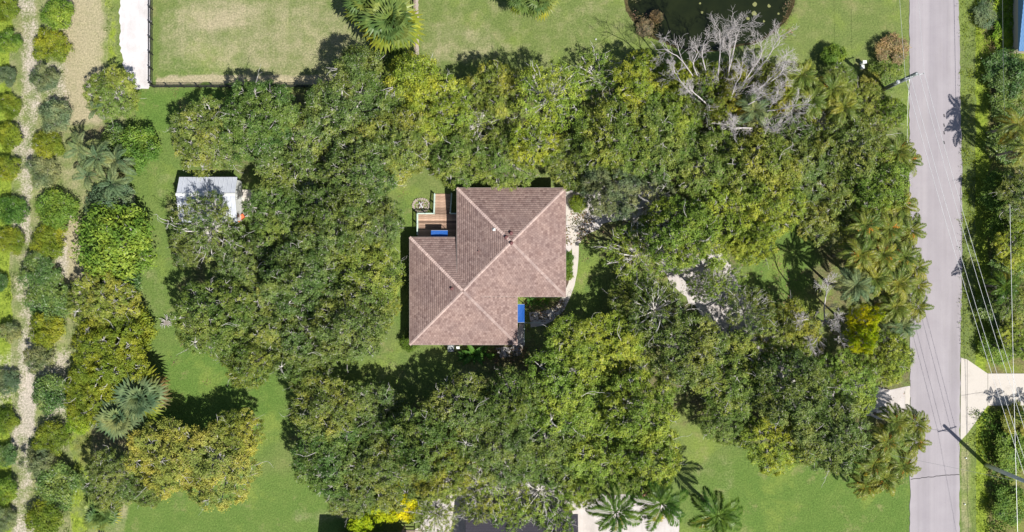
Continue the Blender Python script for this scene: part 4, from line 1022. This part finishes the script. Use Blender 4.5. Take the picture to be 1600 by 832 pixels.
mb = MB(); mb.box(WB[1]+.003, WB[1]+.06, WB[2]+8.2, WB[2]+9.2, .05, 2.15); d = mb.obj('door', M['blue'], house)
mb = MB(); mb.cyl(WB[1]+.11, WB[2]+8.32, 1.0, 1.1, .03, n=8); mb.obj('handle', M['steel'], d)
# pipes and vents standing on the roof
def on_roof(px, py):
    z = 4.6
    for _ in range(3):
        p = W(px, py, z); x, y = p.x-ho.x, p.y-ho.y; zz = []
        if RA[0] < x < RA[1] and RA[2] < y < RA[3]: zz.append(rz(RA, ZA, x, y))
        if RB[0] < x < RB[1] and RB[2] < y < RB[3]: zz.append(rz(RB, ZB, x, y))
        z = max(zz)
    return x, y, z
for (px, py, r, h, m, lab) in ((798.5,364.5,.17,.35,'ventred','dark red vent pipe'),(791,371,.17,.35,'ventred','dark red vent pipe'),(799,380,.16,.3,'ventred',None),(706,451,.14,.3,'ventred',None),(747.5,393,.06,.25,'ventred',None)):
    x, y, z = on_roof(px, py); mb = MB(); mb.cyl(x, y, z-.1, z+h, r, r*.85, 12); mb.cyl(x, y, z+h+.002, z+h+.05, r*1.15, r*.9, 12); mb.cyl(x, y, z-.05, z+.06, r*1.7, r*1.5, 12); mb.obj('vent_pipe', M[m], roofA if px > 730 else roofB, True)
x, y, z = on_roof(772, 359); mb = MB(); mb.box(x-.17, x+.17, y-.17, y+.17, z-.05, z+.10); mb.cyl(x+.02, y, z+.10, z+.26, .12, .10, 10); mb.obj('roof_vent', M['white'], roofA)

# ------------------------------------------------------------------ deck with steps and railings
dk = empty('wooden_deck', tuple(W(682, 350, 0)), 0, 'weathered plank deck with pale railings and steps in the corner left of the house', 'deck')
do = Vector(dk.location); ZD = .5
def dl(px, py, z=ZD): p = W(px, py, z); return p.x-do.x, p.y-do.y
xa, ya = dl(652, 335); xb, yb = dl(719, 378)
bm = MB(); bm.box(0, xb-xa, -.135, .135, -.035, 0); BOARD = bm.mesh('deck_board', M['deck'])
y = ya - .14; i = 0
while y > yb:
    o = link('deck_board', BOARD, dk, (xa, y, ZD + (i % 3)*.004)); y -= .285; i += 1
xs0, ys0 = dl(678, 334.2); xs1, ys1 = dl(703, 303)
bm = MB(); bm.box(0, xs1-xs0, -.20, .20, -.05, 0); ST = bm.mesh('tread', M['deck']); ns = 7
for i in range(ns):
    t = (i+.5)/ns; link('tread', ST, dk, (xs0, ys0 + (ys1-ys0)*t + .003, ZD - .05 - .058*i))
mb = MB()
for (px, py) in ((653,336),(676,336),(653,366),(676,366),(700,336),(700,366)):
    x, y = dl(px, py); mb.box(x-.07, x+.07, y-.07, y+.07, 0, ZD-.05)
mb.box(xa+.02, xa+.06, yb, ya, ZD-.2, ZD-.037); mb.obj('deck_frame', M['fencewood'], dk)
def railing(a, b, z0a, z0b):
    x0, y0 = dl(*a, ZD+.9); x1, y1 = dl(*b, ZD+.9); L = math.hypot(x1-x0, y1-y0); m = MB(); t = max(2, int(L/.13))
    n = 2 + int(L/1.6)
    dx, dy = (x1-x0)/L, (y1-y0)/L; px_, py_ = -dy*.045, dx*.045
    def beam(z, w, hh):
        qx, qy = -dy*w, dx*w
        m.add([(x0+qx,y0+qy,z0a+z-hh),(x0-qx,y0-qy,z0a+z-hh),(x1-qx,y1-qy,z0b+z-hh),(x1+qx,y1+qy,z0b+z-hh),(x0+qx,y0+qy,z0a+z),(x0-qx,y0-qy,z0a+z),(x1-qx,y1-qy,z0b+z),(x1+qx,y1+qy,z0b+z)],
              [(0,1,2,3),(7,6,5,4),(1,0,4,5),(2,1,5,6),(3,2,6,7),(0,3,7,4)])
    beam(.95, .07, .05); beam(.14, .03, .05)
    r = m.obj('railing', M['mint'], dk)
    m = MB()
    for i in range(t+1):
        f = i/t; x, y, z = x0+(x1-x0)*f, y0+(y1-y0)*f, z0a+(z0b-z0a)*f; m.box(x-.017, x+.017, y-.017, y+.017, z+.142, z+.898)
    s = m.obj('baluster', M['mint'], r); s['kind'] = 'stuff'
    for i in range(n):
        f = i/(n-1); x, y, z = x0+(x1-x0)*f, y0+(y1-y0)*f, z0a+(z0b-z0a)*f; m = MB(); m.box(x-.06, x+.06, y-.06, y+.06, 0, z+1.02); m.obj('post', M['mint'], r)
railing((652,334),(677.5,334),ZD,ZD); railing((652,334.8),(652,367),ZD,ZD); railing((678,333),(678.5,303),ZD,ZD-.42); railing((703.5,333),(705,302),ZD,ZD-.42); railing((704.5,334),(712.5,334),ZD,ZD)
# blue covers, fire pit, air conditioner
def canopy(x0, x1, y0, y1, z, label, zt=.1):
    a = W(x0, y0, z); b = W(x1, y1, z); c = (a+b)/2; t = empty('blue_canopy', (c.x, c.y, 0), 0, label, 'canopy'); hx, hy = abs(b.x-a.x)/2, abs(b.y-a.y)/2
    n = 8; V = []; F = []; r = random.Random(int(x0))
    for i in range(n+1):
        for j in range(n+1): V.append((-hx+2*hx*i/n, -hy+2*hy*j/n, z - zt*(.9*math.sin(math.pi*i/n)*math.sin(math.pi*j/n)) + r.uniform(-.012, .012)))
    F = [(i*(n+1)+j, (i+1)*(n+1)+j, (i+1)*(n+1)+j+1, i*(n+1)+j+1) for i in range(n) for j in range(n)]
    mb = MB(); mb.add(V, F); mb.obj('fabric', M['blue'], t)
    for sx in (-1, 1):
        for sy in (-1, 1):
            mb = MB(); mb.cyl(sx*(hx-.04), sy*(hy-.04), 0, z-.01, .03, n=8); mb.obj('post', M['steel'], t)
    mb = MB(); e = .03; mb.box(-hx, hx, -hy-e, -hy-.002, z-.05, z); mb.box(-hx, hx, hy+.002, hy+e, z-.05, z); mb.obj('frame_bar', M['steel'], t)
canopy(673.5,699.5,360.5,373,2.3,'blue fabric canopy over the wooden deck against the roof edge')
canopy(808,819.5,476,504,2.3,'blue fabric canopy at the front porch beside the roof inner corner')
fp = empty('fire_pit', tuple(W(658,321)), 0, 'round bed of pale stones with a dark heap beside the deck', 'fire pit')
rr_ = random.Random(4)
for i in range(22):
    a = i/22*6.283; mb = MB(); k = rr_.uniform(.13, .2); mb.cyl(0, 0, -.02, rr_.uniform(.08, .18), k, k*.75, 6); mb.obj('stone', M['stone'], fp, loc=(1.05*math.cos(a), .85*math.sin(a), 0), rot=(0, 0, a))
mb = MB()
for i in range(60):
    a = rr_.random()*6.28; q = math.sqrt(rr_.random())*.95; s = rr_.uniform(.05, .12); x, y = q*math.cos(a), .8*q*math.sin(a); mb.cyl(x, y, 0, rr_.uniform(.03, .09), s, s*.6, 5)
o = mb.obj('gravel', M['stone'], fp); o['kind'] = 'stuff'
for i in range(4):
    mb = MB(); a = .6+i*.5; mb.tube([(-.4*math.cos(a), -.4*math.sin(a), .12), (.4*math.cos(a), .4*math.sin(a), .25+.05*i)], [.08, .06], 7); mb.obj('log', M['polewood'] if i % 2 else M['ventred'], fp)
ac = empty('air_conditioner', tuple(W(705,544)), 0, 'white air conditioner with round fan grille at the bottom roof edge', 'air conditioner')
mb = MB(); mb.box(-.42, .42, -.42, .42, 0, .78); mb.obj('casing', plain('unit_grey', (.12, .14, .15, 1)), ac)
mb = MB(); n = 24
for i in range(n):
    a, b = 6.283*i/n, 6.283*(i+1)/n; k = len(mb.v)
    mb.add([(.40*math.cos(a), .40*math.sin(a), .782), (.40*math.cos(b), .40*math.sin(b), .782), (.29*math.cos(b), .29*math.sin(b), .84), (.29*math.cos(a), .29*math.sin(a), .84)], [(0,1,2,3)])
mb.obj('fan_ring', M['white'], ac); mb = MB(); mb.cyl(0, 0, .783, .80, .12, n=14)
for i in range(5): a = i*1.2566; mb.add([(0,0,.79),(.27*math.cos(a), .27*math.sin(a), .80),(.27*math.cos(a+.5), .27*math.sin(a+.5), .785)], [(0,1,2)])
mb.obj('fan', M['steel'], ac)
mb = MB(); mb.box(-.2, .2, -.14, .14, 0, .5); mb.box(-.22, .22, -.16, .16, .502, .54); tag(mb.obj('utility_box', M['white'], None, loc=tuple(W(716,543))), 'small white box next to the air conditioner', 'utility box')
# porch railing
pr = empty('porch_railing', tuple(W(819,504)), 0, 'thin pale green railing around the front porch corner', 'railing')
m = MB(); L1 = 2.2; L2 = 2.5
m.box(.0, L1, -.03, .03, .92, .98); m.box(-.03, .03, -L2, -.032, .92, .98); m.obj('handrail', M['mint'], pr)
for i in range(3): m = MB(); m.box(-.035+i*1.0, .035+i*1.0, -.035, .035, 0, .918); m.obj('post', M['mint'], pr)
for i in range(1, 3): m = MB(); m.box(-.035, .035, -.035-i*1.2, .035-i*1.2, 0, .918); m.obj('post', M['mint'], pr)

# ------------------------------------------------------------------ metal shed
sh = empty('metal_shed', tuple(W(327, 312)), 0, 'white shed with ridged pale metal roof half under oak twigs at the lane', 'shed')
s0 = Vector(sh.location); ZE, ZR = 2.4, 3.3
def sl(px, py, z): p = W(px, py, z); return p.x-s0.x, p.y-s0.y
xl, yN = sl(280, 277, ZE); xr, _ = sl(371, 277, ZE); _, yR = sl(280, 304, ZR); yS = 2*yR - yN - 1.2
npn = 13; pw = (xr-xl)/npn
def panel(sg):
    mb = MB(); y1 = yN if sg > 0 else yS; ly = y1-yR
    prof = [(0, 0), (.05, .045), (.10, 0), (pw*.36, 0), (pw*.36+.03, .02), (pw*.36+.06, 0), (pw*.68, 0), (pw*.68+.03, .02), (pw*.68+.06, 0), (pw-.012, 0)]
    V = [(x, 0, z) for x, z in prof] + [(x, ly, z-(ZR-ZE)) for x, z in prof]; n = len(prof)
    V += [(x, y, z-.03) for x, y, z in V]; k = 2*n
    F = [((i, i+1, n+i+1, n+i) if ly < 0 else (n+i, n+i+1, i+1, i)) for i in range(n-1)]
    F = [tuple(reversed(f)) for f in F] if True else F
    F += [(k+i, k+i+1, k+n+i+1, k+n+i) for i in range(n-1)] + [(n+i, n+i+1, k+n+i+1, k+n+i) for i in range(n-1)] + [(0, n, k+n, k), (n-1, 2*n-1, k+2*n-1, k+n-1)]
    mb.add(V, F); me = mb.mesh('roof_panel', M['metalroof'])
    b = bmesh.new(); b.from_mesh(me); bmesh.ops.recalc_face_normals(b, faces=b.faces); b.to_mesh(me); b.free(); return me
PN, PS = panel(1), panel(-1)
for i in range(npn):
    link('roof_panel', PN, sh, (xl+i*pw, yR+.004, ZR)); link('roof_panel', PS, sh, (xl+i*pw, yR-.004, ZR))
mb = MB(); mb.add([(xl-.05, yR-.18, ZR+.01),(xl-.05, yR, ZR+.09),(xl-.05, yR+.18, ZR+.01),(xr+.05, yR-.18, ZR+.01),(xr+.05, yR, ZR+.09),(xr+.05, yR+.18, ZR+.01)], [(0,3,4,1),(1,4,5,2),(0,1,2),(5,4,3)]); mb.obj('ridge_cap', M['white'], sh)
mb = MB(); a, b, c, d_ = xl+.25, xr-.25, yS+.3, yN-.3
mb.add([(a,c,0),(b,c,0),(b,d_,0),(a,d_,0),(a,c,2.4),(b,c,2.4),(b,d_,2.4),(a,d_,2.4),(a,yR,3.1),(b,yR,3.1)], [(0,1,5,4),(1,2,6,9,5),(2,3,7,6),(3,0,4,8,7),(4,5,9,8),(6,7,8,9)]); mb.obj('wall', M['white'], sh)
mb = MB(); mb.box(b+.003, b+.05, yR-.5, yR+.5, .03, 2.1); dd_ = mb.obj('door', M['white'], sh); mb = MB(); mb.cyl(b+.09, yR-.38, 1.0, 1.12, .03, n=8); mb.obj('handle', M['steel'], dd_)
mb = MB(); mb.box(b-.6, b+1.45, yR-2.6, yR+.9, -.05, .08); o = mb.obj('shed_slab', M['concrete'], None, loc=tuple(s0)); o['kind'] = 'structure'
for (px, py, r, h, m, nm, lab, cat) in ((377.5,307,.17,.35,'white','bucket','white bucket on the concrete slab beside the shed','bucket'),(377.5,298.5,.2,.3,'black','plant_pot','black plant pot at the top of the concrete slab','pot')):
    mb = MB(); mb.cyl(0, 0, 0, h, r*.8, r, 14); mb.cyl(0, 0, h+.002, h+.03, r*1.08, r*1.08, 14); tag(mb.obj(nm, M[m], None, loc=(W(px, py).x, W(px, py).y, .081)), lab, cat)
t = empty('wheelbarrow', (W(379,341).x, W(379,341).y, 0), .6, 'orange barrow at the lower end of the shed slab, under twigs', 'wheelbarrow')
mb = MB(); mb.add([(-.35,-.25,.35),(.35,-.2,.35),(.35,.2,.35),(-.35,.25,.35),(-.55,-.38,.65),(.5,-.3,.6),(.5,.3,.6),(-.55,.38,.65)], [(0,1,2,3),(0,4,5,1),(1,5,6,2),(2,6,7,3),(3,7,4,0)]); mb.obj('tray', M['orange'], t)
mb = MB(); mb.tube([(.6,-.03,.2),(.6,.03,.2)], [.2,.2], 14); mb.obj('wheel', M['black'], t)
for s in (-1, 1): mb = MB(); mb.tube([(.6,.08*s,.2),(-.2,.28*s,.34),(-1.1,.3*s,.55)], .02, 6); mb.obj('handle', M['steel'], t)

# ------------------------------------------------------------------ fences
def fence(a, b, n, label, mat, h=1.25, rails=(.25, .7, 1.18), name='rail_fence', pr=.06, rr=.035, mesh=True, skip=()):
    A, B = W(*a), W(*b); t = empty(name, tuple(A), 0, label, 'fence'); D = B-A; L = D.length; d = D.normalized()
    for i in range(n+1):
        p = D*(i/n); mb = MB(); mb.box(-pr, pr, -pr, pr, -.1, h); mb.box(-pr*1.3, pr*1.3, -pr*1.3, pr*1.3, h+.002, h+.04); link('post', mb.mesh('post', mat), t, tuple(p))
    q = Vector((-d.y, d.x, 0))*rr
    for z in rails:
        for i in range(n):
            s, e = D*(i/n) + d*pr, D*((i+1)/n) - d*pr; mb = MB()
            mb.add([s+q+Vector((0,0,z-rr)), s-q+Vector((0,0,z-rr)), e-q+Vector((0,0,z-rr)), e+q+Vector((0,0,z-rr)), s+q+Vector((0,0,z+rr)), s-q+Vector((0,0,z+rr)), e-q+Vector((0,0,z+rr)), e+q+Vector((0,0,z+rr))],
                   [(3,2,1,0),(4,5,6,7),(0,1,5,4),(1,2,6,5),(2,3,7,6),(3,0,4,7)]); mb.obj('rail', mat, t)
    if mesh:
        mb = MB(); m = int(L/.16)
        for i in range(m):
            p = D*((i+.5)/m); w = .008; mb.add([p+Vector((-w,-w,.05)), p+Vector((w,-w,.05)), p+Vector((w,w,.05)), p+Vector((-w,w,.05)), p+Vector((-w,-w,h-.05)), p+Vector((w,-w,h-.05)), p+Vector((w,w,h-.05)), p+Vector((-w,w,h-.05))], [(0,1,5,4),(1,2,6,5),(2,3,7,6),(3,0,4,7)])
        o = mb.obj('picket', mat, t); o['kind'] = 'stuff'
fence((239,133),(239,-102),10,'black metal fence running up beside the white gravel path',M['black'])
fence((241,137),(500,137),11,'black metal fence along the bottom of the dry pasture',M['black'])
fence((648,-60),(650,112),8,'weathered fence beside the fan palms dividing pasture and lawn',M['fencewood'],1.2,name='wooden_fence',pr=.06,rr=.04,mesh=False)
sheet('stone_edging', [(648.5,-60),(653,-60),(654,60),(655,110),(650,110)], .03, M['stone'], .8, 4, 12)
fence((163,810),(163,900),2,'dark gate section at the bottom edge left of the lawn',M['black'],1.5,(.2,.5,.8,1.1,1.4),name='gate_fence',pr=.06,rr=.05)
mb = MB()
sheet('stone_ring', [(808,10),(822,14),(835,12),(850,18),(862,12),(868,0),(866,-30),(806,-30)], .03, M['stone'], 1, 5, 13)
sheet('planting_bed', [(811,8),(822,11),(835,9),(850,15),(859,10),(864,0),(862,-28),(810,-28)], .036, plain('bed_soil', (.12,.10,.06,1), .95, sc=9), 1, 5, 14)

# ------------------------------------------------------------------ neighbour buildings
def gable_house(name, x0, x1, y0, y1, ze, mat, label, rise=1.2):
    a = W(x0, y0, ze); b = W(x1, y1, ze); c = (a+b)/2; t = empty(name, (c.x, c.y, 0), 0, label, 'building'); hx, hy = abs(b.x-a.x)/2, abs(b.y-a.y)/2
    mb = MB(); mb.add([(-hx,-hy,ze),(hx,-hy,ze),(hx,hy,ze),(-hx,hy,ze),(-hx,0,ze+rise),(hx,0,ze+rise),(-hx,-hy,ze-.15),(hx,-hy,ze-.15),(hx,hy,ze-.15),(-hx,hy,ze-.15)],
        [(0,1,5,4),(2,3,4,5),(0,6,7,1),(2,8,9,3),(6,9,8,7),(1,7,8,2),(3,9,6,0),(1,2,5),(3,0,4)]); r = mb.obj('roof', mat, t)
    V = []; F = []; q = np.random.RandomState(3); sl_ = math.hypot(hy, rise); nr = int(sl_/.28)
    for sg in (-1, 1):
        for j in range(nr):
            f0, f1 = j/nr, (j+1)/nr; n = int(2*hx/.4)
            for i in range(n):
                u0 = -hx + 2*hx*i/n + (j % 2)*.2 + .012; u1 = min(u0 + 2*hx/n - .024, hx); k = len(V); l = .02+q.rand()*.02
                if u1 <= u0: continue
                P = lambda u, f, z: (u, sg*hy*(1-f), ze + rise*f + z)
                V += [P(u0, f0, l), P(u1, f0, l), P(u1, f1, .006), P(u0, f1, .006)]; F.append((k, k+1, k+2, k+3) if sg < 0 else (k+3, k+2, k+1, k))
    s = link('shingles', mesh_np('shingles', V, F, mat), r); s['kind'] = 'stuff'
    mb = MB(); mb.box(-hx+.5, hx-.5, -hy+.5, hy-.5, -.05, ze-.16); mb.obj('wall', M['stucco'], t)
    for i in range(3):
        mb = MB(); x = -hx+1.5+i*(2*hx-3)/2; mb.box(x-.5, x+.5, hy-.497, hy-.45, 1.0, 2.0); w = mb.obj('window', M['glass'], t)
        mb = MB(); mb.box(x-.56, x+.56, hy-.497, hy-.44, .94, .997); mb.obj('sill', M['white'], w)
gable_house('neighbour_garage',728,903,804,960,3.0,M['greyroof'],'charcoal roofed building at the bottom edge under thin oaks')
gable_house('neighbour_house',512,640,841,1010,3.6,M['greyroof'],'building just below the frame whose shadow darkens the bottom lawn')
gable_house('blue_roofed_house',1592,1760,-120,80,3.0,M['blueroof'],'blue metal roofed building cut by the top right corner')
t = empty('pergola', tuple(W(647,842)), 0, 'dark brown slatted structure at the bottom edge left of the charcoal roof', 'pergola')
for i in range(9): mb = MB(); mb.box(-1.3, 1.3, -1.9+i*.45, -1.75+i*.45, 2.2, 2.3); mb.obj('slat', M['ventred'] if i % 2 else M['fencewood'], t)
for sx in (-1, 1):
    for sy in (-1, 1): mb = MB(); mb.box(sx*1.2-.06, sx*1.2+.06, sy*1.7-.06, sy*1.7+.06, 0, 2.1); mb.obj('post', M['fencewood'], t)
    mb = MB(); mb.box(sx*1.2-.05, sx*1.2+.05, -1.95, 1.95, 2.102, 2.198); mb.obj('beam', M['fencewood'], t)
# red brown boat-like cover between the palms
t = empty('covered_cart', tuple(W(1006,768)), .9, 'red brown covered cart between oak and feather palms near the bottom', 'cart')
mb = MB(); mb.add([(-1,-.4,.3),(1,-.35,.3),(1,.35,.3),(-1,.4,.3),(-.9,-.2,.9),(.8,-.15,.8),(.8,.15,.8),(-.9,.2,.9)], [(3,2,1,0),(4,5,6,7),(0,1,5,4),(1,2,6,5),(2,3,7,6),(3,0,4,7)]); mb.obj('cover', plain('red_brown_canvas', (.33,.14,.12,1), .8), t)
for s in (-1, 1): mb = MB(); mb.tube([(0,.42*s,.25),(0,.5*s,.25)], [.25,.25], 12); mb.obj('wheel', M['black'], t)

# ------------------------------------------------------------------ utility poles and wires
def pole(px, py, h, label, mat, arm_dir, transf=0):
    p = W(px, py); t = empty('utility_pole', tuple(p), math.atan2(arm_dir[1], arm_dir[0]), label, 'utility pole')
    mb = MB(); mb.tube([(0,0,-.1),(0,0,h*.5),(0,0,h)], [.28,.25,.21], 12); mb.obj('shaft', mat, t, True)
    mb = MB(); mb.box(-1.25, 1.25, -.17, -.115, h-.75, h-.62); mb.obj('crossarm', M['polewood'], t)
    for x in (-1.15, -.55, .55, 1.15): mb = MB(); mb.cyl(x, -.14, h-.62, h-.45, .05, .035, 8); mb.obj('insulator', M['white'], t)
    for s in (-1, 1): mb = MB(); mb.tube([(0,-.14,h-1.3),(s*.7,-.14,h-.76)], .018, 5); mb.obj('brace', M['steel'], t)
    mb = MB(); mb.cyl(0, 0, h+.002, h+.05, .12, .09, 10); mb.obj('cap', M['steel'], t)
    for i in range(transf):
        s = -1 if i else 1; mb = MB(); zc = h-3.0 - i*.9; mb.cyl(s*.42, .0, zc-.45, zc+.4, .22, .22, 14); mb.cyl(s*.42, 0, zc+.402, zc+.47, .24, .16, 14); tr = mb.obj('transformer', M['steel'], t)
        for q in (-.08, .08): mb = MB(); mb.cyl(s*.42+q, q, zc+.472, zc+.66, .03, .02, 6); mb.obj('bushing', M['white'], tr)
    return p, h
dirx = (W(1421,113,8.5) - W(1610,745,10)).normalized()
armd = (-dirx.y, dirx.x) if -dirx.y > 0 else (dirx.y, -dirx.x)
p1, h1 = pole(1374,143,9.2,'greenish leaning looking utility pole with white transformers beside the road',M['polegreen'],armd,2)
p2, h2 = pole(1541,727,10.4,'grey utility pole right of the road with a long shadow across the verge',M['polewood'],armd,0)
p3 = W(1352, -330); p4 = W(1630, 1300)
def wire(name, a, b, r, mat, label, cat='wire', sag=.5, group=None):
    m = MB(); c = (a+b)/2; n = 14
    pts = [a.lerp(b, i/n) - c - Vector((0, 0, sag*4*(i/n)*(1-i/n))) for i in range(n+1)]; m.tube(pts, r, 4); o = m.obj(name, mat, None, loc=tuple(c)); tag(o, label, cat, group); return o
def armp(p, h, x): return Vector((p.x + armd[0]*x, p.y + armd[1]*x, h-.43))
for x, nm in ((-1.15,'first, nearest the wood,'),(-.55,'second'),(.55,'third'),(1.15,'fourth, farthest from the wood,')):
    wire('power_line', armp(p1,h1,x), armp(p2,h2,x), .019, M['wire'], f'pale overhead wire crossing the road diagonally, {nm} of four', sag=.7, group='overhead wires between the two poles')
for x, nm in ((-1.15,'left'),(1.15,'right')):
    wire('power_line', armp(p1,h1,x), armp(p3,9,x), .014, M['wire'], f'thin overhead wire leaving the transformer pole upward beside the road, {nm} one', sag=.6, group='overhead wires above the verge')
    wire('power_line', armp(p2,h2,x), armp(p4,9,x), .014, M['wire'], f'thin overhead wire leaving the grey pole toward the bottom corner, {nm} one', sag=.6, group='overhead wires at the bottom corner')
wire('service_wire', Vector((p1.x+.5, p1.y, h1-2.6)), W(1418,230,5), .014, M['wire'], 'short thin wire running down from the transformers over the verge', sag=.2)
wire('cable', W(1566,-40,5.5), W(1571,240,5.5), .022, M['darkwire'], 'dark thin cable over the trees across the road, upper span', sag=.1)
wire('cable', W(1578,320,5.5), W(1592,900,5.5), .022, M['wire'], 'thin cable over the trees across the road, lower span', sag=.1)
wire('service_wire', Vector((p2.x, p2.y, h2-1.5)), W(1395,712,7), .016, M['darkwire'], 'dark service wire crossing the road from the grey pole to the palms', sag=.3)
# white box, survey stakes, stump
mb = MB(); mb.box(-.22, .22, -.16, .16, 0, .9); mb.box(-.25, .25, -.19, .19, .902, .97); mb.box(-.2, .2, -.72, -.3, 0, .45); tag(mb.obj('utility_box', M['white'], None, loc=tuple(W(1346,100))), 'white utility box on the lawn edge beneath the dry bush', 'utility box')
for (px, py, lab) in ((1509,716,'small white marker on the verge beside the grey pole shadow'),(1507,788,'small white marker on the verge near the bottom edge'),(931,62,'small white sprinkler ring on the north lawn')):
    mb = MB(); mb.cyl(0, 0, 0, .14, .11, .08, 10); mb.cyl(0, 0, .142, .17, .05, .04, 8); tag(mb.obj('marker', M['white'], None, loc=tuple(W(px, py))), lab, 'marker')
t = empty('tree_stump', tuple(W(262,504)), 0, 'grey stump with bare twigs at the lane edge of the west wood', 'stump')
mb = MB(); mb.cyl(0, 0, -.05, .35, .42, .34, 11); mb.obj('trunk', M['bark'], t); r = random.Random(8)
mb = MB()
for i in range(26):
    a = r.random()*6.28; l = r.uniform(.5, 1.2); mb.tube([(.2*math.cos(a), .2*math.sin(a), .2), (l*.6*math.cos(a+.2), l*.6*math.sin(a+.2), .5*r.random()+.2), (l*math.cos(a+.4), l*math.sin(a+.4), .1+.5*r.random())], [.05, .035, .015], 4)
mb.obj('twigs', M['dead'], t)
